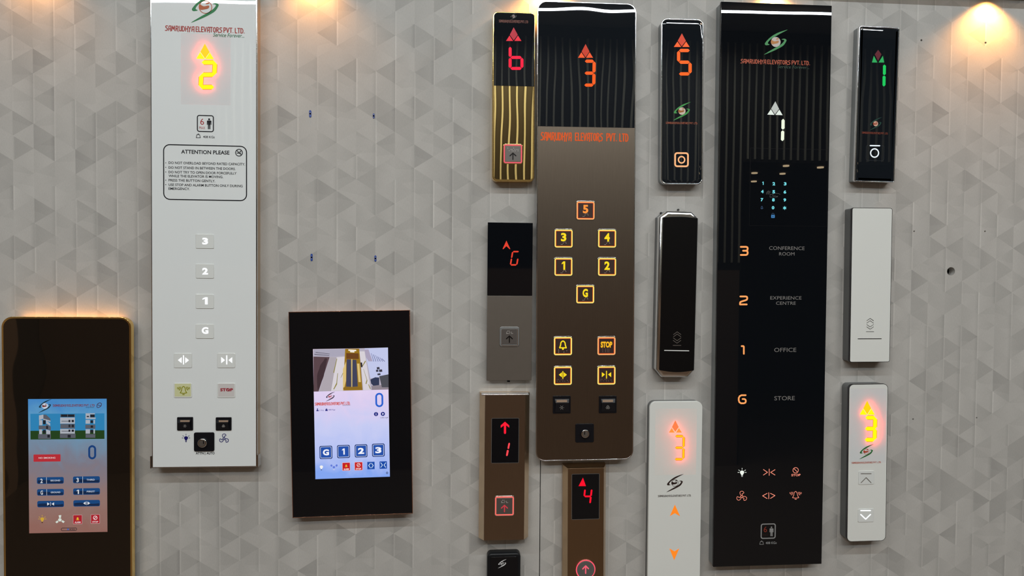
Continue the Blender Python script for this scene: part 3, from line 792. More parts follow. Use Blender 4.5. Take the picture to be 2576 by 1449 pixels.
def red_key(x0, y0, x1, y1, word, stop, par, bright=0):
    P.frect('touch_key', x0, y0, x1, y1, d, emit((190, 150, 150) if not bright else (235, 190, 200)), 6, par)
    P.frect('key_face', x0 + 4, y0 + 4, x1 - 4, y1 - 4, d + .0001, emit((165, 25, 38) if not bright else (195, 25, 28)), 4, par)
    W2 = x1 - x0
    P.text(word, x0 + W2 * .18, y1 - W2 * .29, x1 - W2 * .18, y1 - W2 * .1, d + .0002, emit((215, 200, 200) if not bright else (255, 240, 240)), .03, par)
    cx, cy = (x0 + x1) / 2, y0 + W2 * .37
    if stop:
        r_ = W2 * .2
        P.stroke('stop_icon', [[(cx + r_ * math.cos(t_ * PI / 9), cy + r_ * math.sin(t_ * PI / 9)) for t_ in range(19)], [(cx + r_ * .7, cy - r_ * .7), (cx - r_ * .7, cy + r_ * .7)]], W2 * .06, d + .0002, emit((235, 215, 215)), par)
    else:
        P.frect('alarm_icon', cx - W2 * .1, cy - W2 * .1, cx + W2 * .1, cy + W2 * .14, d + .0002, emit((225, 180, 50)), W2 * .09, par)
        P.frect('alarm_base', cx - W2 * .16, cy + W2 * .14, cx + W2 * .16, cy + W2 * .2, d + .0002, emit((225, 180, 50)), 0, par)
red_key(762, 810, 859, 907, 'ALARM', False, scr); red_key(947, 805, 1043, 902, 'STOP', True, scr)
P.ring('status_pill', 637, 945, 803, 977, 5, d, emit((20, 20, 28)), 14, scr)
P.disc('status_dot', 710, 961, 9, d, emit((60, 90, 170)), scr)
P.text('MOBILE', 726, 954, 786, 968, d, emit((40, 30, 40)), .02, scr)

# ------------------------------------------------------------------ helper: opal display with LEDs behind the sheet
def lit_display(P, x0, y0, x1, y1, hole, glow, paint, depth=.008, k=9.0):
    """sheet over a shallow pocket; figures glow through from behind. hole = rect of the pocket"""
    h = P.d
    cu, cv, w_, h_ = P.box(*hole[:4], h)
    V, Fc = flat_geo([rr(cu, cv, w_, h_)], h - .0001)
    sheet = P.mesh('display_window', V, Fc, M['opal'], label='translucent white window with glowing figures')
    P.slab('display_board', [rr(cu, cv, w_ + .002, h_ + .002)], h - depth - .004, h - depth - .001, M['black_matte'], back=True)
    return sheet

# ------------------------------------------------------------------ 2 tall white glass panel
P = Panel('car_operating_panel', 'tall white glass panel with attention notice and rocker switches, floor display reading 2', 'elevator panel',
          [(378.4, -36), (647.4, -28), (645, 1174), (381.4, 1178)], .030)
h = P.d
hole = (455, 86, 580, 264, 0)
cu, cv, w_, h_ = P.box(*hole[:4], h)
HR = rr(cu, cv, w_, h_)
P.slab('back_box', [P.outline(.002, 0), HR], 0, h - .005, M['champagne'])
P.slab('trim_frame', [P.outline(0, .001), P.outline(.0022, .0005)], h - .006, h - .0002, M['chrome'], .0006)
P.slab('glass_face', [P.outline(.0018, .0005), HR], h - .005, h, M['white_glass'])
for (x0, y0, x1, y1) in ((377.6, 1148, 380, 1178.5), (646.2, 1145, 649.5, 1175)):
    P.rect('corner_clip', x0, y0, x1, y1, h - .02, h + .0004, M['chrome'])
glow_c = emit((255, 48, 8), 44.0)
sheet = lit_display(P, 0, 0, 0, 0, hole, None, None, .0085)
P.z(370, 0, 5.573)
yel = emit((255, 253, 0), 1.1)
P.tri3(810, 612, 688, 823, 938, 830, h - .0070, glow_c, g=6)
P.seg7('2', 732, 846, 972, 1250, 57, h - .0070, glow_c, slant=.05, name='led_digit')
P.tri3(810, 612, 690, 822, 936, 829, h + .0001, yel, emit((255, 212, 8)), g=5, parent=sheet)
P.seg7('2', 725, 839, 979, 1257, 71, h + .00006, emit((255, 125, 60)), slant=.05, gap=-4, parent=sheet, name='digit_halo')  # glow around the 2, painted as wider orange segments
P.seg7('2', 732, 846, 972, 1250, 57, h + .00012, yel, slant=.05, gap=-4, parent=sheet)
d = h + .00015
P.logo(818, 100, .95, d, ink((15, 120, 65)), None, ink((180, 90, 45)))
P.brand('SAMRUDHYA ELEVATORS PVT. LTD.', 255, 380, 1366, 446, d, ink((165, 45, 40)), .175)
P.text('Service Forever...', 930, 466, 1368, 522, d, ink((20, 110, 70)), .008, slant=.25)
P.z(370, 260, 5.367)
bk = ink((12, 12, 22)); rd = ink((165, 35, 45))
capacity_sign(P, 672, 158, 902, 388, 5.367, bk, rd, rd, 691, 440, 40, 757, 438, 912, 470, d)
nt_ = P.ring('notice_border', 217, 562, 1350, 1312, 14, d, bk, 85)
P.text('ATTENTION PLEASE', 460, 632, 1112, 686, d, bk, .022, nt_)
rows = [('DO NOT OVERLOAD BEYOND RATED CAPACITY.', 290, 812, 1322), ('DO NOT STAND IN BETWEEN THE DOORS.', 290, 875, 1193), ('DO NOT TRY TO OPEN DOOR FORCEFULLY', 290, 936, 1207),
        ('WHILE THE ELEVATOR IS MOVING.', 290, 986, 1027), ('PRESS THE BUTTON GENTLY.', 290, 1043, 920), ('USE STOP AND ALARM BUTTON ONLY DURING', 290, 1107, 1290), ('EMERGENCY.', 290, 1153, 577)]
P.lines_of_text([(t_, x0, y - 17, x1, y + 17) for t_, x0, y, x1 in rows], d, bk, .014, 'notice_lettering', parent=nt_)
P.stroke('bullet_points', [], 1, d, bk, nt_, dots=[(252, y, 5.5) for y in (803, 864, 926, 1037, 1098)])
cx, cy, r_ = 1241, 666, 46
P.stroke('no_smoking_icon', [[(cx + r_ * math.cos(i * PI / 12), cy + r_ * math.sin(i * PI / 12)) for i in range(25)], [(cx - r_ * .68, cy - r_ * .68), (cx + r_ * .68, cy + r_ * .68)],
                             [(cx - 28, cy + 6), (cx + 22, cy + 6)], [(cx + 8, cy - 8), (cx + 20, cy - 14), (cx + 26, cy - 24)]], 10, d, bk, nt_)
lit_w = emit((250, 252, 255), 1.1)
key_lbl = 'raised white touch key'
def touch_key(x0, y0, x1, y1, rk, dd=.0011):
    return P.rect('touch_key', x0, y0, x1, y1, h - .0002, h + dd, M['white_button'], r=rk, bev=.0007)
P.z(370, 560, 4.527)
for ch, x0, x1, y0, y1, yb in (('3', 628, 694, 172, 250, 295), ('2', 628, 694, 515, 592, 635), ('1', 630, 690, 850, 932, 980), ('G', 622, 698, 1190, 1268, 1320)):
    k_ = touch_key(553, yb - 165, 760, yb, 12)
    P.text(ch, x0, y0, x1, y1, h + .0013, lit_w, .045, k_, 'key_figure')
P.z(370, 870, 4.39)
k1_ = touch_key(293, 82, 495, 243, 12); k2_ = touch_key(774, 82, 972, 243, 12)
k3_ = touch_key(293, 412, 495, 573, 12); k4_ = touch_key(774, 412, 972, 573, 12)
P.flats('key_symbol', [[[(340, 158), (382, 125), (382, 192)]], [[(462, 159), (421, 126), (421, 193)]], R4(396, 105, 408, 206)], h + .0013, lit_w, k1_)
P.flats('key_symbol', [[[(860, 158), (818, 123), (818, 192)]], [[(899, 158), (940, 125), (940, 192)]], R4(873, 105, 886, 206)], h + .0013, lit_w, k2_)
P.frect('key_film', 305, 418, 484, 560, h + .0012, princ('yellow_film', lin((214, 216, 168)), rough=.3), 4, k3_)
P.stroke('key_symbol', bell_lines(402, 487, 76), 8, h + .0014, ink((150, 150, 20)), k3_)
P.frect('key_film', 786, 418, 962, 560, h + .0012, princ('rose_film', lin((210, 205, 203)), rough=.3), 4, k4_)
P.text('STOP', 808, 468, 948, 503, h + .0014, ink((160, 20, 45)), .04, k4_, 'key_symbol')
P.stroke('stop_bar', [[(882, 470), (908, 500)]], 7, h + .0015, ink((160, 20, 45)), k4_)
P.rocker(330, 788, 505, 935, 'bulb'); P.rocker(757, 790, 930, 935, 'fan')
P.keyswitch(516, 957, 740, 1166, 622, 1065, 48)
P.text('ATTN', 537, 1173, 626, 1199, d, bk, .03, name='lettering'); P.text('AUTO', 656, 1173, 746, 1199, d, bk, .03, name='lettering')
P.frect('lettering_bar', 638, 1172, 643, 1206, d, bk)
navy = ink((25, 22, 105))
bulb(P, 430, 1022, 46, d, navy, navy)
P.stroke('fan_icon', fan_lines(850, 1026, 54), 7, d, navy)

# ------------------------------------------------------------------ 3 wide black touchscreen with copper edge
P = Panel('touchscreen_panel', 'black touchscreen panel with thin copper edge, square blue floor keys on a pale screen', 'elevator panel',
          [(725.8, 785), (1031.7, 779.6), (1037.8, 1291.4), (735.8, 1304)], .026)
h = P.d
P.slab('back_box', [P.outline(.0012, 0)], 0, h - .003, M['copper'])
P.slab('copper_frame', [P.outline(0, 0), P.outline(.0012, 0)], h - .004, h + .0002, M['copper'], .0003)
P.slab('glass_face', [P.outline(.0011, 0)], h - .003, h, M['black_glass_flat'])
SCR = [P.L(788.2, 879.2), P.L(976, 874), P.L(980.5, 1198.3), P.L(792.6, 1206.2)]
u0 = (SCR[0][0] + SCR[3][0]) / 2; u1 = (SCR[1][0] + SCR[2][0]) / 2; v1 = (SCR[0][1] + SCR[1][1]) / 2; v0 = (SCR[2][1] + SCR[3][1]) / 2
bg = screen_gradient('pale_screen_picture', [(0, (130, 165, 240)), (.15, (175, 190, 242)), (.4, (198, 203, 242)), (.6, (220, 205, 238)), (.72, (226, 210, 240)), (1, (232, 214, 232))], P.root, v0, v1)
scr = P.slab('touchscreen', [rr((u0 + u1) / 2, (v0 + v1) / 2, u1 - u0, v1 - v0)], h - .001, h + .0001, bg)
d = h + .0003
P.z(710, 760, 5.368)
def pf(name, polys, c, k=0.0, par=None):
    return P.flats(name, [[p_] for p_ in polys], d + .0001 * k, emit(c), par or scr)
pf('video_picture', [[(420, 641), (1428, 613), (1436, 1180), (425, 1210)]], (178, 172, 188))
pf('video_dark_wall', [[(420, 735), (640, 742), (490, 1207), (425, 1208)]], (88, 66, 72), 1)
pf('video_shadow', [spline([(500, 900), (515, 850), (560, 790), (575, 760), (605, 765), (600, 800), (590, 850), (560, 1000), (520, 1100), (480, 1190), (470, 1000)], 3)], (62, 44, 50), 2)
pf('video_shelves', [[(450, 675), (640, 697), (640, 702), (450, 682)], [(435, 702), (635, 718), (635, 724), (435, 710)]], (60, 56, 68), 2)
pf('video_pale_ceiling', [[(420, 641), (850, 629), (840, 720), (700, 735), (420, 730)]], (168, 164, 182), 1)
pf('video_pale_pillar', [[(640, 742), (735, 745), (665, 1200), (500, 1205)]], (172, 164, 172), 2)
pf('video_marble', [[(735, 745), (850, 735), (825, 1195), (660, 1200)], [(1042, 665), (1112, 665), (1195, 1185), (1095, 1188), (1060, 800)]], (214, 208, 214), 3)
pf('video_marble_veins', [[(735, 760), (742, 765), (700, 960), (690, 950)], [(745, 960), (752, 960), (740, 1110), (700, 1180), (690, 1176), (732, 1090)], [(842, 900), (850, 905), (800, 1010), (785, 1030)], [(1120, 790), (1130, 800), (1085, 870), (1080, 860)],
    [(1095, 900), (1100, 905), (1150, 1060), (1135, 1110), (1125, 1100), (1140, 1050)], [(1160, 1110), (1170, 1112), (1195, 1170), (1185, 1172)]], (140, 130, 60), 4)
pf('video_gold_frame', [[(850, 630), (1040, 628), (1085, 1188), (820, 1194)]], (150, 112, 20), 4)
pf('video_gold_light', [[(820, 905), (862, 800), (862, 1060), (830, 1190), (820, 1190)], [(1010, 830), (1042, 830), (1062, 1080), (1030, 1080)]], (218, 190, 120), 5)
pf('video_transom', [[(864, 688), (1030, 692), (1034, 768), (866, 766)]], (105, 62, 22), 5)
pf('video_glass_doors', [[(872, 772), (932, 774), (935, 1145), (862, 1142)], [(948, 778), (1000, 780), (1020, 1140), (945, 1145)]], (62, 64, 88), 5)
pf('video_door_stile', [[(930, 770), (948, 770), (946, 1145), (933, 1145)]], (205, 178, 110), 6)
pf('video_threshold', [[(828, 1150), (1080, 1145), (1084, 1178), (822, 1182)]], (140, 105, 30), 6)
pf('video_sign_light', [[(893, 640), (1000, 645), (998, 662), (893, 656)], [(915, 662), (975, 664), (973, 680), (917, 676)]], (250, 245, 235), 6)
pf('video_right_room', [[(1112, 625), (1428, 613), (1434, 990), (1190, 1030), (1150, 830)]], (192, 198, 232), 2)
pf('video_right_beam', [[(1112, 640), (1165, 640), (1220, 800), (1165, 800), (1130, 740)]], (170, 160, 185), 3)
pf('video_blind_slots', [[(1200 + i * 28, 690 + i * 14 + (i % 2) * 8), (1206 + i * 28, 690 + i * 14), (1240 + i * 30, 800), (1232 + i * 30, 804)] for i in range(6)], (112, 118, 160), 4)
pf('video_frames', [[(1275, 880), (1310, 875), (1318, 905), (1280, 910)], [(1265, 915), (1295, 912), (1300, 940), (1268, 942)], [(1305, 912), (1348, 908), (1352, 940), (1312, 945)], [(1285, 965), (1325, 960), (1328, 985), (1288, 988)]], (58, 56, 70), 4)
pf('video_sofa', [[(1190, 1045), (1255, 1015), (1310, 1020), (1310, 1120), (1230, 1130), (1200, 1100)]], (46, 54, 82), 4)
pf('video_desk', [[(1310, 1000), (1434, 975), (1436, 1150), (1345, 1150)]], (74, 76, 84), 5)
pf('video_floor', [[(1205, 1130), (1345, 1118), (1436, 1150), (1436, 1180), (1210, 1186)]], (140, 130, 140), 4)
pf('video_wall_display', [[(1056, 815), (1078, 816), (1084, 880), (1064, 880)]], (22, 18, 26), 6)
P.logo(650, 1275, .29, d, emit((35, 28, 50)), None, emit((170, 70, 70)), scr)
P.brand('SAMRUDHYA ELEVATORS PVT. LTD.', 442, 1354, 918, 1388, d, emit((205, 85, 80)), .2, scr)
P.text('Service Forever...', 815, 1384, 925, 1398, d, emit((35, 60, 60)), .01, scr, slant=.2)
P.ring('floor_number', 1257, 1225, 1364, 1418, 24, d, emit((35, 95, 205)), 52, scr)
P.z(710, 970, 4.14)
nv = emit((28, 32, 120))
P.stroke('person_icon', [], 1, d, nv, scr, dots=[(367, 244, 6)], fills=[[(355, 266), (357, 256), (365, 251), (370, 251), (378, 256), (380, 266)]])
P.text('6 Nos', 386, 249, 434, 264, d, emit((110, 110, 170)), .01, scr)
P.stroke('weight_icon', [[(456, 243), (458, 238), (464, 238), (466, 243)]], 3, d, nv, scr, fills=[[(447, 264), (452, 245), (470, 245), (475, 264)]])
P.text('408 Kgs', 481, 245, 552, 262, d, emit((70, 70, 150)), .01, scr)
P.disc('info_key', 977, 297, 21, d, emit((24, 36, 125)), scr); P.frect('info_mark', 974, 292, 980, 310, d + .0001, emit((225, 225, 245)), 0, scr); P.disc('info_dot', 977, 286, 3, d + .0001, emit((225, 225, 245)), scr)
P.disc('play_key', 1048, 295, 21, d, emit((24, 36, 125)), scr); P.flat('play_mark', [[(1042, 284), (1042, 306), (1060, 295)]], d + .0001, emit((235, 235, 250)), scr)
P.text('CAB1.mp4', 1022, 328, 1102, 343, d, emit((40, 40, 60)), .005, scr)
for ch, x0, y0, x1, y1 in (('G', 388, 627, 522, 764), ('1', 571, 619, 705, 755), ('2', 755, 612, 887, 748), ('3', 935, 604, 1067, 740)):
    P.frect('floor_key', x0, y0, x1, y1, d, emit((22, 52, 118)), 16, scr)
    P.frect('key_outline', x0 + 9, y0 + 9, x1 - 9, y1 - 9, d + .0001, emit((225, 230, 245)), 12, scr)
    P.frect('key_face', x0 + 13, y0 + 13, x1 - 13, y1 - 13, d + .0002, emit((30, 78, 168)), 9, scr)
    cx, cy = (x0 + x1) / 2, (y0 + y1) / 2
    wd = 22 if ch == '1' else 32
    P.text(ch, cx - wd * (.7 if ch == '1' else 1), cy - 32, cx + wd * (.6 if ch == '1' else 1), cy + 32, d + .0003, emit((240, 242, 250)), .045, scr, 'key_figure')
bulb(P, 408, 850, 36, d, emit((240, 240, 240)), emit((30, 60, 80)), False, scr)
P.stroke('fan_icon', [], 1, d, emit((95, 120, 215)), scr, dots=[(538, 850, 12)], fills=[[(500, 838), (508, 820), (524, 828), (518, 846)], [(554, 828), (572, 818), (578, 838), (560, 846)]])
P.stroke('fan_blade_faint', [], 1, d, emit((185, 195, 230)), scr, fills=[[(530, 868), (547, 868), (549, 880), (528, 880)]])
red_key(624, 800, 709, 887, 'ALARM', False, scr, 1); red_key(752, 795, 838, 883, 'STOP', True, scr, 1)
for x0, y0, x1, y1, sg in ((886, 794, 962, 871, 1), (1014, 789, 1090, 866, -1)):
    P.frect('door_key', x0, y0, x1, y1, d, emit((16, 72, 165)), 2, scr)
    cx, cy = (x0 + x1) / 2, (y0 + y1) / 2; o_ = 6 if sg > 0 else 8
    P.stroke('door_symbol', [[(cx - o_ - (0 if sg > 0 else 18), cy - 24), (cx - o_ - (18 if sg > 0 else 0), cy), (cx - o_ - (0 if sg > 0 else 18), cy + 24)],
                             [(cx + o_ + (0 if sg > 0 else 18), cy - 24), (cx + o_ + (18 if sg > 0 else 0), cy), (cx + o_ + (0 if sg > 0 else 18), cy + 24)]], 6, d + .0001, emit((215, 235, 250)), scr)
P.disc('status_ring', 1092, 909, 11, d, emit((25, 40, 70)), scr, hole=6)

# ------------------------------------------------------------------ steel call buttons
def call_button(P, x0, y0, x1, y1, ringc, plate, symc, bez, dots, ring_t=.062, k=1.0, arrow=True, sq=1):
    """square push button: bezel, lit ring, plate, arrow, braille"""
    h = P.d; W2 = x1 - x0
    b = P.rect('push_button', x0, y0, x1, y1, h - .0005, h + .0016, bez, r=W2 * .12, bev=.0009)
    if ringc:
        P.ring('lit_ring', x0 + W2 * .035, y0 + W2 * .035, x1 - W2 * .035, y1 - W2 * .035, W2 * ring_t, h + .0018, ringc, W2 * .09, b)
    else:
        P.ring('steel_ring', x0 + W2 * .1, y0 + W2 * .11, x1 - W2 * .07, y1 - W2 * .03, W2 * .03, h + .0018, M['chrome'], W2 * .07, b)
    P.rect('button_plate', x0 + W2 * .115, y0 + W2 * .115, x1 - W2 * .115, y1 - W2 * .115, h + .001, h + .0021, plate, r=W2 * .02, bev=.0003, parent=b)
    if arrow:
        cx = (x0 + x1) / 2
        P.stroke('arrow_symbol', [[(cx, y0 + W2 * .47), (cx, y0 + W2 * .79)], [(cx - W2 * .15, y0 + W2 * .61), (cx, y0 + W2 * .47), (cx + W2 * .15, y0 + W2 * .61)]], W2 * .055, h + .0023, symc, b)
    if dots:
        P.braille([(x0 + W2 * a, y0 + W2 * c) for a, c in dots], W2 * .016, h + .0023, ink((225, 220, 215)), b)
    return b
BR = [(.24, .22), (.31, .35), (.4, .29), (.46, .29), (.46, .36), (.54, .22), (.54, .36), (.6, .29), (.62, .36), (.69, .29), (.76, .29), (.76, .36)]
BR2 = [(.41, .22), (.48, .22), (.36, .28), (.52, .28), (.6, .28), (.36, .34), (.41, .34), (.48, .34), (.6, .34), (.66, .34)]

# 4 gold call panel
P = Panel('hall_call_panel', 'narrow mirror-gold call panel with red letter b on its black display', 'elevator call panel',
          [(1239.5, 29), (1347, 31), (1343.8, 457), (1238, 456)], .024)
h = P.d
P.slab('gold_body', [P.outline(0, .0105)], 0, h - .0006, M['gold'], .0014)
P.slab('gold_face', [P.outline(.0035, .0105)], h - .001, h, M['gold_mirror'], .0004)
gb = P.box(1242.5, 32.5, 1344, 216.5)
P.slab('display_glass', [rr(*gb, .0075, corners=(1, 1, 0, 0))], h - .0002, h + .0007, M['black_glass'])
d = h + .0009
P.z(1210, 0, 6.0375)
P.logo(495, 248, .24, d, ink((45, 60, 55)), ink((150, 140, 140)), ink((90, 70, 65)))
P.brand('SAMRUDHYA ELEVATORS PVT. LTD', 270, 308, 715, 344, d, ink((105, 55, 45)), .175)
crim = emit((255, 0, 58)); crim2 = emit((175, 20, 45))
P.tri3(497, 415, 380, 622, 615, 622, d, emit((225, 20, 50)), crim2, g=9)
P.seg7('b', 420, 683, 645, 1062, 45, d, crim, 0, gap=5)
P.z(1210, 240, 6.0375)
call_button(P, 335, 735, 635, 1040, emit((235, 90, 110)), M['button_plate'], ink((20, 14, 14)), M['gold'], BR)

# 5 grey and black call panel
P = Panel('hall_call_panel', 'rectangular call panel, upper half black with red G, lower half plain grey', 'elevator call panel',
          [(1227, 559.7), (1340.6, 560.3), (1336.8, 957), (1224.2, 956.5)], .016)
h = P.d
P.slab('back_box', [P.outline(.0015, 0)], 0, h - .004, M['dark_metal'])
b_ = P.box(1226, 744.2, 1339, 956.8)
P.slab('metal_face', [rr(0, b_[1], P.w, b_[3])], h - .004, h, M['grey_metal'], .0007)
gb = P.box(1226, 560, 1340, 743.6)
P.slab('display_glass', [rr(0, gb[1], P.w, gb[3])], h - .004, h + .0002, M['black_glass_flat'], .0004)
d = h + .0004
P.z(1200, 540, 6.5875)
rg = emit((228, 62, 42))
P.flat('direction_arrow', [[(487, 430), (552, 570), (540, 572), (487, 522), (436, 572), (423, 568)]], d, rg)
P.seg7('G', 560, 600, 690, 845, 25, d, rg, .17, gap=3)
P.z(1200, 740, 6.0375)
call_button(P, 342, 495, 642, 797, None, M['button_plate'], ink((20, 16, 14)), M['satin'], BR2)
P.z(0, 0, 1)
P.rect('cable_clip', 1276.2, 957.5, 1283, 961.2, 0, .012, M['black_matte'])

# 6 stainless call panel with bevelled sides
def bevelled(P, side_px, h, hb, top_px, face, edge, bot_px=None):
    """flat front with sloping sides, top and bottom: front at h, outer edge at hb"""
    a = P.w / 2; b = P.h / 2; s_ = P.px(side_px); t_ = P.px(top_px); bt = P.px(bot_px if bot_px is not None else top_px)
    V = [(-a, -h, b), (a, -h, b), (a, -h, -b), (-a, -h, -b)]
    P.slab('front_face', [[(-a, -b), (a, -b), (a, b), (-a, b)]], h - .003, h, face, .0006)
    O = [(-a - s_, b + t_), (a + s_, b + t_), (a + s_, -b - bt), (-a - s_, -b - bt)]
    I = [(-a, b), (a, b), (a, -b), (-a, -b)]
    V = [(u, -h + .0004, v) for u, v in I] + [(u, -hb, v) for u, v in O] + [(u, 0, v) for u, v in O]
    Fc = []
    for i in range(4):
        j = (i + 1) % 4
        Fc.append((i, j, 4 + j, 4 + i)[::-1]); Fc.append((4 + i, 4 + j, 8 + j, 8 + i)[::-1])
    P.mesh('bevelled_housing', V, Fc, edge)
P = Panel('hall_call_panel', 'bronze-toned steel call panel with slanted sides, red up arrow over a red 1', 'elevator call panel',
          [(1219.8, 992), (1320.8, 992.5), (1319, 1358.5), (1217.5, 1359)], .030)
h = P.d
bevelled(P, 12.5, h, .014, 1.5, princ('bronze_toned_steel', (.33, .25, .185), metal=1, rough=.30, brushed=1), M['steel_edge'], .3)
V, Fc = [], []
P.slab('polished_top_edge', [rr(0, P.h / 2 + P.px(-.6), P.w + P.px(18), P.px(4.2), P.px(1.5))], .014, h + .0006, M['chrome'], .0014)
P.z(1190, 970, 6.0375)
dw = P.rect('display_window', 283, 498, 692, 1172, h - .0003, h + .0004, M['black_glass_flat'], r=14)
P.ring('window_rim', 278, 494, 697, 1178, 5, h + .0006, M['satin'], 16, dw)
d = h + .0007
red = emit((255, 20, 50))
P.stroke('direction_arrow', [[(485, 600), (485, 718)]], 34, d, red, dots=[], fills=[[(485, 548), (550, 605), (550, 640), (487, 592), (420, 642), (420, 605)]])
P.flats('digit', [[[(552, 866), (562, 882), (548, 955), (533, 965), (523, 950), (536, 880)]], [[(530, 975), (543, 990), (528, 1060), (513, 1073), (500, 1060), (513, 985)]]], d, emit((255, 70, 80)))
P.z(1190, 1200, 5.8167)
call_button(P, 312, 275, 607, 573, emit((245, 110, 100)), M['button_plate'], emit((190, 55, 65)), M['chrome'], BR2)

# 7 small black device at the bottom edge
P = Panel('hall_call_panel', 'small glossy black call panel with white emblem, at the bottom edge', 'elevator call panel',
          [(1224.4, 1393.5), (1309.5, 1392.5), (1309.5, 1600), (1226, 1600)], .022)
h = P.d
P.slab('housing', [P.outline(0, .009)], 0, h - .002, M['black_matte'], .004)
P.slab('glass_face', [P.outline(.0065, .009)], h - .003, h, M['black_glass_flat'], .0005)
P.z(1190, 1200, 5.8167)
P.logo(427, 1268, .29, h + .0002, ink((225, 225, 225)), None, ink((225, 225, 225)))

# ------------------------------------------------------------------ 8 tall brown panel
P = Panel('car_operating_panel', 'tall brushed brown metal panel with black top and yellow glowing square buttons', 'elevator panel',
          [(1351, 3.5), (1601.8, 7.5), (1592.4, 1158), (1348.3, 1159)], .026)
h = P.d
RC = .019
P.slab('back_box', [P.outline(.006, RC)], 0, h - .008, M['dark_metal'])
P.slab('rim', [P.outline(0, RC), P.outline(.0024, RC)], h - .012, h + .0003, M['chrome'], .0008)
P.slab('metal_face', [P.outline(.0022, RC)], h - .008, h, M['stainless'])
sp = P.L(1475, 319.6)[1]; top = P.h / 2 - .0024
wI = P.w / 2 - .0024
V, Fc = plate_geo([rr(0, (sp + top) / 2, 2 * wI, top - sp, RC - .0024, 8, (1, 1, 0, 0))], h - .0003, h + .0005)
P.mesh('display_glass', V, Fc, M['black_glass'], smooth=True)
d = h + .0007
P.z(1340, 0, 6.0357)
org = emit((255, 92, 12)); org2 = emit((195, 55, 30))
P.tri3(803, 668, 688, 877, 917, 877, d, emit((238, 85, 35)), org2, g=8)
P.seg7('3', 760, 905, 955, 1316, 48, d, org, .02, gap=4)
P.z(1340, 230, 5.796)
P.brand('SAMRUDHYA   ELEVATORS   PVT.  LTD', 120, 610, 1392, 716, h + .0002, ink((248, 98, 32)), .155)
def glow_button(P, x0, y0, x1, y1, warm, sym):
    h = P.d; W2 = x1 - x0; cx, cy = (x0 + x1) / 2, (y0 + y1) / 2
    ya, yb = (emit((255, 232, 118)), emit((235, 105, 10))) if not warm else (emit((255, 180, 110)), emit((225, 75, 25)))
    b = P.rect('push_button', x0, y0, x1, y1, h - .0005, h + .0016, M['chrome'], r=W2 * .13, bev=.0009)
    P.ring('lit_ring', x0 + W2 * .035, y0 + W2 * .05, x1 - W2 * .035, y1 - W2 * .025, W2 * .062, h + .0018, ya, W2 * .1, b)
    P.ring('lit_ring_edge', x0 + W2 * .093, y0 + W2 * .108, x1 - W2 * .093, y1 - W2 * .083, W2 * .026, h + .00185, yb, W2 * .04, b)
    P.rect('button_plate', x0 + W2 * .125, y0 + W2 * .135, x1 - W2 * .125, y1 - W2 * .12, h + .001, h + .0020, M['button_plate_brown'], r=W2 * .02, bev=.0002, parent=b)
    c1 = emit((255, 222, 30)) if not warm else emit((255, 150, 60)); d = h + .0022
    if len(sym) == 1:
        wd = W2 * (.14 if sym != '1' else .09)
        P.text(sym, cx - wd, y0 + W2 * .22, cx + wd, y0 + W2 * .66, d, c1, .042, b, 'button_figure')
        P.braille([(cx + W2 * a, y0 + W2 * c) for a, c in ((-.13, .82), (-.07, .82), (-.03, .75), (.02, .69), (.1, .69), (.13, .75))], W2 * .015, d, ink((230, 215, 200)), b)
    elif sym == 'bell':
        o = spline([(cx - W2 * .17, y0 + W2 * .6), (cx - W2 * .12, y0 + W2 * .45), (cx - W2 * .1, y0 + W2 * .33), (cx, y0 + W2 * .25), (cx + W2 * .1, y0 + W2 * .33), (cx + W2 * .12, y0 + W2 * .45), (cx + W2 * .17, y0 + W2 * .6)], 4, False)
        P.stroke('button_symbol', [o + [o[0]]], W2 * .06, d, c1, b, dots=[(cx, y0 + W2 * .66, W2 * .05)], fills=[])
        P.braille([(x0 + W2 * .28, y0 + W2 * .7), (x0 + W2 * .28, y0 + W2 * .77), (x0 + W2 * .28, y0 + W2 * .84), (cx + W2 * .05, y0 + W2 * .82), (cx + W2 * .2, y0 + W2 * .75)], W2 * .015, d, ink((230, 215, 200)), b)
    elif sym == 'STOP':
        P.text('STOP', x0 + W2 * .2, y0 + W2 * .28, x1 - W2 * .2, y0 + W2 * .6, d, emit((255, 190, 30)), .05, b, 'button_figure')
        P.braille([(x0 + W2 * a, y0 + W2 * c) for a in (.3, .45, .55, .62) for c in (.67, .74, .81)], W2 * .013, d, ink((200, 170, 160)), b)
    else:
        g = W2 * .05; q = W2 * .16
        if sym == 'open':
            tr = [[(cx - g - q, cy - W2 * .04), (cx - g, cy - W2 * .17), (cx - g, cy + W2 * .09)], [(cx + g + q, cy - W2 * .04), (cx + g, cy - W2 * .17), (cx + g, cy + W2 * .09)]]
        else:
            tr = [[(cx - g * 1.6, cy - W2 * .04), (cx - g - q * 1.2, cy - W2 * .16), (cx - g - q * 1.2, cy + W2 * .1)], [(cx + g * 1.6, cy - W2 * .04), (cx + g + q * 1.2, cy - W2 * .16), (cx + g + q * 1.2, cy + W2 * .1)]]
        P.stroke('button_symbol', [[(cx, cy - W2 * .21), (cx, cy + W2 * .15)]], W2 * .05, d, c1, b, fills=tr)
        P.braille([(x0 + W2 * a, y0 + W2 * c) for a, c in ((.2, .72), (.2, .8), (.27, .72), (.34, .8), (.42, .72), (.5, .72), (.5, .8), (.6, .8), (.74, .76), (.78, .84))], W2 * .013, d, ink((200, 170, 160)), b)
P.z(1340, 480, 4.675)
for sy, x0, y0, x1, y1, wm in (('5', 509, 115, 736, 343, 1), ('3', 251, 445, 478, 672, 0), ('4', 762, 447, 989, 672, 0), ('1', 249, 780, 475, 1004, 0), ('2', 762, 780, 989, 1004, 0), ('G', 506, 1103, 731, 1328, 0)):
    glow_button(P, x0, y0, x1, y1, wm, sy)
P.z(1340, 820, 4.025)
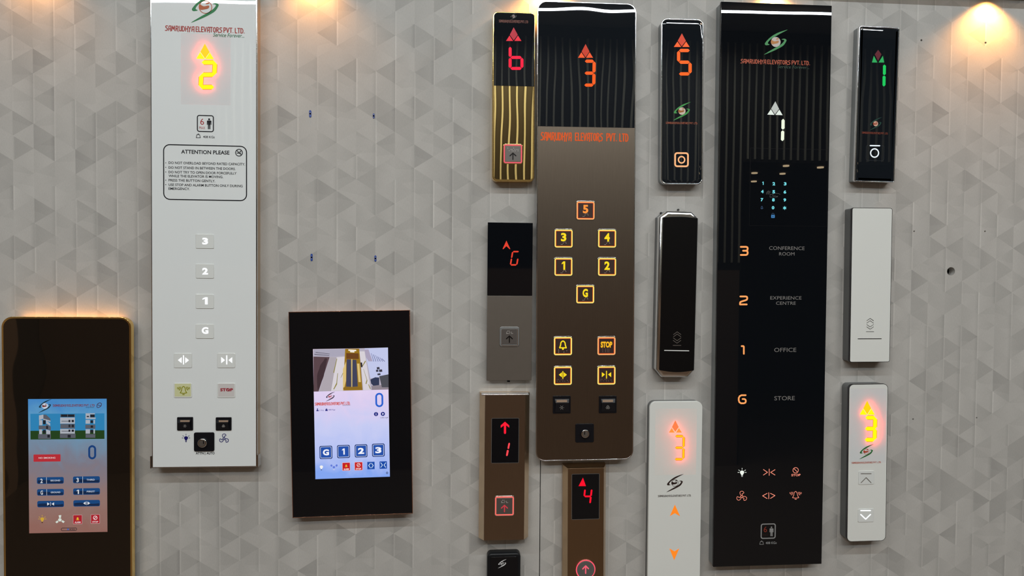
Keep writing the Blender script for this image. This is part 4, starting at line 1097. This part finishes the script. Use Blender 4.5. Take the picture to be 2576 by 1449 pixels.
for sy, x0, y0, x1, y1, wm in (('bell', 208, 103, 405, 300, 0), ('STOP', 650, 103, 845, 298, 1), ('open', 208, 403, 403, 601, 0), ('close', 650, 400, 845, 598, 0)):
    glow_button(P, x0, y0, x1, y1, wm, sy)
P.rocker(205, 708, 385, 888, 'bulb'); P.rocker(672, 708, 850, 884, 'fan')
P.keyswitch(433, 990, 620, 1181, 527, 1085, 42)

# ------------------------------------------------------------------ 9 bronze call panel below the brown one
P = Panel('hall_call_panel', 'bronze call panel under the tall brown panel, red 4 and round red-ringed button', 'elevator call panel',
          [(1427.4, 1178), (1518, 1177.5), (1518.6, 1600), (1428.4, 1600)], .030)
h = P.d
bevelled(P, 9.5, h, .012, 4, M['bronze'], M['bronze_edge'])
P.z(1390, 1130, 4.542)
dw = P.rect('display_window', 222, 285, 532, 797, h - .0003, h + .0004, M['black_glass_flat'], r=10)
P.ring('window_rim', 218, 281, 536, 802, 4, h + .0006, M['satin'], 12, dw)
d = h + .0007
red = emit((255, 0, 40))
P.flat('direction_arrow', [[(348, 325), (382, 422), (297, 422)]], d, red)
P.seg7('4', 352, 448, 448, 630, 20, d, red, .12, gap=1)
c = P.L(378, 1375)
bt = P.slab('push_button', [circ(*c, P.px(119), 40)], h - .0005, h + .0016, M['chrome'], .0008)
P.disc('lit_ring', 378, 1375, 115, h + .0018, emit((255, 85, 105)), bt, hole=102)
P.slab('button_plate', [circ(*c, P.px(102), 36)], h + .001, h + .0021, princ('round_grey_plate', (.2, .195, .19), metal=.5, rough=.4), .0003, bt)
P.stroke('arrow_symbol', [[(378, 1335), (378, 1418)], [(345, 1368), (378, 1333), (410, 1365)]], 15, h + .0023, emit((240, 95, 115)), bt)

# ------------------------------------------------------------------ chrome-rimmed call panels
def chrome_call(P, r, rim=.0026, body=None, rimmat=None, face=None, hole=None, bev=0, drop=None):
    h = P.d
    P.slab('housing', [P.outline(.0008, r)] + ([hole] if hole else []), 0, h - .003, body or M['satin'])
    P.slab('rim', [P.outline(0, r), P.outline(rim, r)], h - .006, h + .0002, rimmat or M['chrome'], .0010)
    P.slab('glass_face' if face is None else 'face', [P.outline(rim - .0002, r)] + ([hole] if hole else []), h - .004, h, face or M['black_glass'], bev, drop=drop)
# 10
P = Panel('hall_call_panel', 'chrome-rimmed black call panel with orange 5 and glowing square ring button', 'elevator call panel',
          [(1663, 45.5), (1770.5, 48.5), (1767.3, 464.5), (1663, 463.5)], .023)
h = P.d
chrome_call(P, .0125, bev=.0075, drop=.0005)
d = h + .0002
P.z(1640, 30, 6.3)
P.tri3(475, 340, 347, 555, 597, 555, d, emit((255, 95, 30)), emit((205, 60, 25)), g=9)
P.seg7('5', 397, 585, 631, 1008, 52, d, emit((255, 100, 15)), 0, gap=5)
P.z(1640, 240, 5.793)
P.logo(437, 228, .59, d, ink((75, 165, 85)), ink((225, 205, 190)), ink((175, 110, 50)))
P.brand('SAMRUDHYA ELEVATORS PVT. LTD.', 203, 390, 668, 416, d, ink((165, 90, 65)), .175)
k_ = P.ring('touch_symbol', 326, 829, 537, 1045, 24, d, emit((255, 185, 130)), 44)
P.disc('touch_symbol_ring', 432, 938, 57, d, emit((255, 185, 130)), k_, hole=37)
# 11 slim black panel with chrome ends
P = Panel('hall_call_panel', 'slim black call panel with pointed chrome ends and grey double chevrons, leaning slightly', 'elevator call panel',
          [(1660.5, 530), (1760.5, 532), (1748, 950), (1651.5, 950)], .030)
h = P.d
a, b = P.w / 2, P.h / 2; ch = P.px(19); cv_ = P.px(16)
octo = [(-a, -b + cv_ * 1.25), (-a + ch * .85, -b), (a - ch * .95, -b), (a, -b + cv_ * 1.25), (a, b - cv_ * 1.1), (a - ch, b), (-a + ch, b), (-a, b - cv_)]
P.slab('chrome_housing', [octo], 0, h - .002, princ('soft_chrome', (.76, .76, .76), metal=1, rough=.14), .006)
P.slab('side_channel', [[(u * 1.03 if abs(abs(u) - a) < 1e-6 else u, v) for u, v in octo]], 0, .010, M['dark_metal'])
gx = [P.L(1668.8, 600), P.L(1755.5, 600)]
gw = P.w - P.px(12); t_, bt_ = b - P.px(17), -b + P.px(19)
cu_ = P.px(1.8)
gl_ = [(cu_ - gw / 2 + gw * i / 8, bt_ - P.px(5) * math.sin(PI * i / 8)) for i in range(9)] + [(cu_ + gw / 2 - gw * i / 8, t_ + P.px(3) * math.sin(PI * i / 8)) for i in range(9)]
P.slab('glass_face', [gl_], h - .004, h + .0004, princ('satin_black', (.004, .004, .0045), rough=.22, spec=.3), .0005)
d = h + .0006
P.z(1630, 740, 6.3)
g = ink((112, 104, 98))
P.stroke('chevron_symbol', [chevron(405, 521, 597, 640), chevron(405, 521, 632, 675), chevron(402, 521, 694, 738, False), chevron(400, 521, 733, 777, False), [(397, 812), (523, 812)]], 8, d, g)
P.stroke('light_bar', [[(262, 891), (648, 898)]], 12, d, emit((205, 205, 200)))
P.z(0, 0, 1)
for x, y, lab in ((1664, 535.5, 'small dark screw head beside the top of the slim black call panel'), (1707.3, 527.5, 'small dark clip on the wall just above the slim black call panel')):
    Q = Panel('screw', lab, 'screw', [(x - 2.4, y - 2.2), (x + 2.4, y - 2.2), (x + 2.4, y + 2.2), (x - 2.4, y + 2.2)], .006)
    Q.slab('screw_head', [circ(0, 0, .0019, 14)], 0, .006, M['black_matte'], .0008)
    Q.frect('screw_slot', x - 1.6, y - .3, x + 1.6, y + .3, .0062, M['zinc'])
# 12 white call panel with faint figures
P = Panel('hall_call_panel', 'white call panel with faint orange 3 and orange arrowheads, at the bottom edge', 'elevator call panel',
          [(1633, 1009.5), (1766.5, 1010), (1759.6, 1600), (1629, 1600)], .020)
h = P.d
hole = (1648, 1028, 1752, 1195)
HR = rr(*P.box(*hole, h))
P.slab('housing', [P.outline(.0006, .0135), HR], 0, h - .002, M['dark_metal'])
P.slab('face', [P.outline(0, .0135), HR], h - .006, h, M['white_plastic'], .0010)
V, Fc = flat_geo([HR], h)
sheet = P.mesh('display_window', V, Fc, translucent_sheet('opal_display_sheet_strong', (0.96, 0.97, 0.92), 0.2), label='translucent white window with faint glowing figures')
P.slab('display_board', [rr(*P.box(*hole, h)[:2], P.box(*hole, h)[2] + .002, P.box(*hole, h)[3] + .002)], .005, .009, M['white_plastic'], back=True)
P.z(1610, 990, 6.3)
P.tri3(560, 420, 455, 620, 665, 620, h - .0026, emit((255, 70, 20), 14.0), emit((255, 70, 20), 12.0), g=4)
P.seg7('3', 528, 655, 712, 1062, 44, h - .0026, emit((255, 70, 12), 8.0), .02, gap=4, name='led_digit')
P.seg7('3', 528, 655, 712, 1062, 44, h - .0075, emit((255, 55, 10), 8.0), .02, gap=4, name='led_backing')
P.tri3(560, 425, 458, 618, 662, 618, h + .0001, emit((255, 150, 62)), emit((255, 128, 72)), g=12, parent=sheet)
P.seg7('3', 528, 655, 712, 1062, 42, h + .00008, emit((255, 112, 45)), .02, gap=5, parent=sheet, name='digit_halo')  # orange glow of the figure, painted beneath its yellow core
P.seg7('3', 536, 663, 704, 1054, 26, h + .00016, emit((255, 205, 10)), .02, gap=10, parent=sheet)
d = h + .0002
P.z(1610, 1190, 5.594)
P.logo(492, 140, .56, d, ink((50, 35, 32)), None, ink((50, 35, 32)))
P.brand('SAMRUDHYA ELEVATORS PVT. LTD.', 253, 308, 722, 332, d, ink((60, 45, 42)), .175)
P.flat('arrow_up_symbol', [[(490, 445), (563, 607), (490, 565), (420, 607)]], d, emit((255, 135, 30)))
P.flat('arrow_down_symbol', [[(413, 1060), (485, 1102), (553, 1060), (481, 1225)]], d, emit((255, 135, 30)))

# ------------------------------------------------------------------ 13 tall black glass panel
P = Panel('car_operating_panel', 'tallest black glass panel with orange floor numbers beside grey room names and a blue keypad', 'elevator panel',
          [(1813.8, 4.6), (2092.5, 13.4), (2066.8, 1419.7), (1794.5, 1425)], .030)
h = P.d
P.slab('back_box', [P.outline(.0015, 0)], 0, h - .006, M['satin'])
P.slab('glass_face', [P.outline(0, .0006)], h - .006, h, M['black_glass_flat'] if 0 else princ('tall_black_glass', (.005, .006, .0078), rough=.006, spec=.5, wave=.00006, wscale=5), .0005)
d = h + .0002
P.z(1780, 0, 7.245)
P.logo(1243, 765, 1.0, d, ink((70, 150, 90)), ink((205, 195, 190)), ink((195, 130, 70)))
P.brand('SAMRUDHYA ELEVATORS PVT. LTD.', 605, 1098, 1865, 1166, d, ink((190, 88, 60)), .19)
P.text('Service Forever...', 1285, 1192, 1860, 1250, d, ink((40, 72, 58)), .0, slant=.25)
P.z(1780, 200, 7.245)
P.tri3(1235, 398, 1088, 640, 1368, 650, d, emit((225, 235, 225)), emit((185, 190, 185)), g=9)
P.flats('digit', [[[(1377, 716), (1405, 745), (1404, 888), (1372, 915), (1345, 890), (1348, 745)]], [[(1370, 926), (1398, 952), (1394, 1095), (1364, 1123), (1336, 1098), (1340, 952)]]], d, emit((240, 250, 225)))
P.z(1860, 370, 7.246)
kp = P.ring('keypad_window', 190, 30, 1605, 1440, 4, d - .0001, princ('keypad_edge', (.012, .012, .014), rough=.2), 0)
cy_ = emit((120, 225, 235))
for ch, x, y in (('1', 430, 660), ('2', 628, 668), ('3', 835, 670), ('4', 418, 810), ('5', 626, 815), ('6', 830, 818), ('7', 412, 960), ('8', 620, 962), ('9', 828, 965), ('0', 614, 1105)):
    P.text(ch, x - (14 if ch == '1' else 24), y - 30, x + (12 if ch == '1' else 24), y + 30, d, cy_, .05, kp, 'keypad_figure')
P.stroke('keypad_star', [[(825 + 28 * math.cos(a_), 1110 + 28 * math.sin(a_)), (825 - 28 * math.cos(a_), 1110 - 28 * math.sin(a_))] for a_ in (PI / 2, PI / 6, -PI / 6)], 13, d, cy_, kp)
P.stroke('keypad_bell', bell_lines(410, 1100, 42, False), 5, d, emit((70, 100, 140)), kp)
P.ring('keypad_lock_shackle', 588, 1203, 636, 1260, 7, d, emit((50, 75, 100)), 22, kp)
P.frect('keypad_lock', 580, 1235, 645, 1292, d + .0001, emit((60, 120, 175)), 10, kp); P.frect('keypad_lock_slot', 607, 1250, 618, 1278, d + .0002, emit((20, 35, 50)), 4, kp)
P.stroke('card_reader_symbol', [[(490 + i * 18, 860), (496 + i * 18, 830), (512 + i * 18, 808 + 3 * i), (535 + i * 10, 795 + 6 * i)] for i in range(4)]
         + [[(625, 862), (560, 862), (556, 912), (630, 912)], [(625, 850), (660, 842), (700, 846), (742, 860)], [(640, 885), (680, 900), (700, 895), (690, 910), (650, 915), (635, 900)], [(600, 880), (630, 895)]], 5, d, ink((105, 105, 105)), kp)
P.z(1790, 590, 6.9)
oc = emit((255, 165, 95))
g6 = ink((135, 132, 130))
P.stroke('floor_figure', [[(507, 214), (600, 214), (622, 222), (628, 245), (620, 272), (600, 281), (547, 281)], [(600, 281), (622, 292), (628, 318), (620, 344), (598, 354), (507, 354)]], 31, d, oc)
P.stroke('floor_figure', [[(500, 1075), (595, 1075), (615, 1083), (620, 1108), (612, 1130), (590, 1141), (525, 1160), (500, 1172), (494, 1190), (494, 1213), (610, 1213)]], 30, d, oc)
P.lines_of_text([('CONFERENCE', 1000, 206, 1615, 268), ('ROOM', 1172, 307, 1440, 365)], d, g6, .0)
P.lines_of_text([('EXPERIENCE', 1020, 1071, 1562, 1129), ('CENTRE', 1120, 1163, 1462, 1220)], d, g6, .0)
P.z(1790, 840, 6.9)
P.stroke('floor_figure', [[(522, 212), (552, 212), (560, 222), (560, 345)]], 29, d, oc)
P.stroke('floor_figure', [[(592, 1064), (520, 1064), (488, 1080), (472, 1110), (471, 1150), (482, 1185), (512, 1204), (560, 1204), (588, 1192), (596, 1165), (588, 1140), (568, 1130), (538, 1130)]], 29, d, oc)
P.text('OFFICE', 1088, 242, 1470, 313, d, g6, .0); P.text('STORE', 1090, 1080, 1445, 1152, d, g6, .0)
P.z(1790, 1140, 4.69)
rl = emit((255, 150, 125))
bulb(P, 360, 232, 52, d, emit((238, 245, 235)), emit((190, 195, 190)))
P.stroke('door_close_symbol', [[(612, 193), (660, 226), (612, 258)], [(748, 195), (697, 226), (748, 257)], [(680, 187), (680, 262)]], 7.5, d, rl)
P.stroke('door_open_symbol', [[(655, 474), (602, 503), (655, 535)], [(695, 474), (748, 500), (695, 533)], [(675, 466), (675, 538)]], 7.5, d, rl)
cx, cy, r_ = 992, 202, 32
P.stroke('stop_symbol', [[(cx + r_ * math.cos(i * PI / 12), cy + r_ * math.sin(i * PI / 12)) for i in range(25)], [(cx - r_ * .68, cy - r_ * .68), (cx + r_ * .68, cy + r_ * .68)]], 6.5, d, rl)
P.text('STOP', 942, 245, 1050, 272, d, rl, .02)
P.stroke('fan_icon', fan_lines(356, 512, 64), 5.5, d, rl)
P.stroke('bell_icon', bell_lines(992, 492, 78), 6, d, rl)
capacity_sign(P, 580, 830, 757, 1010, 4.69, ink((150, 150, 150)), ink((140, 55, 42)), ink((50, 32, 30)), 590, 1057, 32, 638, 1044, 768, 1072, d)

# ------------------------------------------------------------------ 14 right black call panel, green 1
P = Panel('hall_call_panel', 'chrome-rimmed black call panel with green 1 and white ring symbol, upper right', 'elevator call panel',
          [(2161.5, 65), (2264.5, 69), (2249.6, 460), (2149.8, 456.5)], .022)
h = P.d
chrome_call(P, .004, .0024, bev=.006, drop=.0005)
d = h + .0002
P.z(2120, 50, 6.9)
gr = emit((25, 190, 95))
P.flats('direction_arrow', [[[(540, 622), (507, 740), (603, 740)]], [[(697, 622), (621, 740), (720, 740)]]], d, emit((35, 165, 85)))
P.flat('arrow_diamond', [[(615, 520), (672, 598), (613, 712), (556, 598)]], d, emit((90, 25, 38)))
P.flats('digit', [[[(723, 775), (750, 798), (748, 940), (720, 960), (697, 940), (699, 798)]], [[(718, 966), (745, 985), (742, 1132), (713, 1157), (690, 1134), (692, 985)]]], d, emit((15, 200, 90)))
P.z(2120, 250, 6.3)
P.logo(522, 385, .46, d, ink((30, 70, 60)), ink((220, 175, 155)), ink((175, 85, 60)))
P.brand('SAMRUDHYA ELEVATORS PVT. LTD', 302, 520, 712, 548, d, ink((130, 62, 45)), .175)
P.stroke('light_bar', [[(436, 733), (584, 735)]], 20, d, emit((240, 250, 255)))
P.disc('ring_symbol', 505, 850, 78, d, emit((240, 250, 255)), hole=58)
P.ring('key_outline', 368, 728, 656, 970, 4, d - .0001, ink((52, 56, 62)), 34)
# 15 white blank call panel
P = Panel('hall_call_panel', 'plain white call panel with thin dark rim and black double chevrons', 'elevator call panel',
          [(2143.4, 522.5), (2245, 523), (2238.6, 911.2), (2137.2, 911)], .028)
h = P.d
chrome_call(P, .0045, .0013, M['dark_metal'], princ('black_chrome', (.10, .10, .11), metal=1, rough=.18), M['white_plastic'])
d = h + .0002
P.z(2110, 730, 7.244)
bk2 = ink((45, 42, 40))
P.stroke('chevron_symbol', [chevron(510, 634, 513, 556), chevron(510, 634, 556, 600), chevron(510, 634, 626, 669, False), chevron(510, 634, 668, 711, False), [(501, 755), (638, 755)]], 8, d, bk2)
P.stroke('printed_bar', [[(350, 886), (776, 884)]], 13, d, ink((8, 8, 8)))
# 16 white call panel, bright 3
P = Panel('hall_call_panel', 'rounded white call panel with bright yellow 3 in a red glow, lower right', 'elevator call panel',
          [(2134.6, 965.5), (2233.3, 966), (2229.3, 1361.5), (2131.4, 1362)], .028)
h = P.d
hole = (2138, 978, 2229, 1165)
HR = rr(*P.box(*hole, h))
chrome_call(P, .0105, .0013, M['dark_metal'], princ('black_chrome', (.10, .10, .11), metal=1, rough=.18), M['white_plastic'], HR)
sheet = lit_display(P, 0, 0, 0, 0, hole, None, None, .0085)
P.z(2110, 940, 6.3)
P.tri3(450, 430, 330, 650, 572, 650, h - .0070, glow_c, g=6)
P.seg7('3', 392, 668, 602, 1076, 58, h - .0070, glow_c, .03, name='led_digit')
P.tri3(450, 430, 332, 649, 570, 649, h + .0001, yel, emit((255, 212, 8)), g=5, parent=sheet)
P.seg7('3', 385, 661, 609, 1083, 72, h + .00006, emit((255, 125, 60)), .03, gap=-4, parent=sheet, name='digit_halo')  # halo of the lit 3, put in as broader orange bars
P.seg7('3', 392, 668, 602, 1076, 58, h + .00012, yel, .03, gap=-4, parent=sheet)
d = h + .0002
P.logo(438, 1235, .52, d, ink((40, 115, 55)), None, ink((190, 75, 50)))
P.brand('SAMRUDHYA ELEVATORS PVT. LTD.', 203, 1397, 672, 1421, d, ink((190, 85, 50)), .175)
P.z(2110, 1130, 5.793)
k1_ = P.rect('touch_key', 288, 315, 520, 515, h - .0002, h + .001, M['white_button'], r=20, bev=.0006)
P.stroke('key_symbol', [[(326, 357), (472, 357)], [(326, 488), (399, 414), (470, 488)]], 11, h + .0012, ink((115, 108, 102)), k1_)
k2_ = P.rect('touch_key', 282, 868, 513, 1063, h - .0002, h + .001, M['white_button'], r=20, bev=.0006)
P.stroke('key_symbol', [[(322, 895), (461, 895)], [(321, 952), (392, 1020), (461, 952)]], 18, h + .0012, lit_w, k2_)
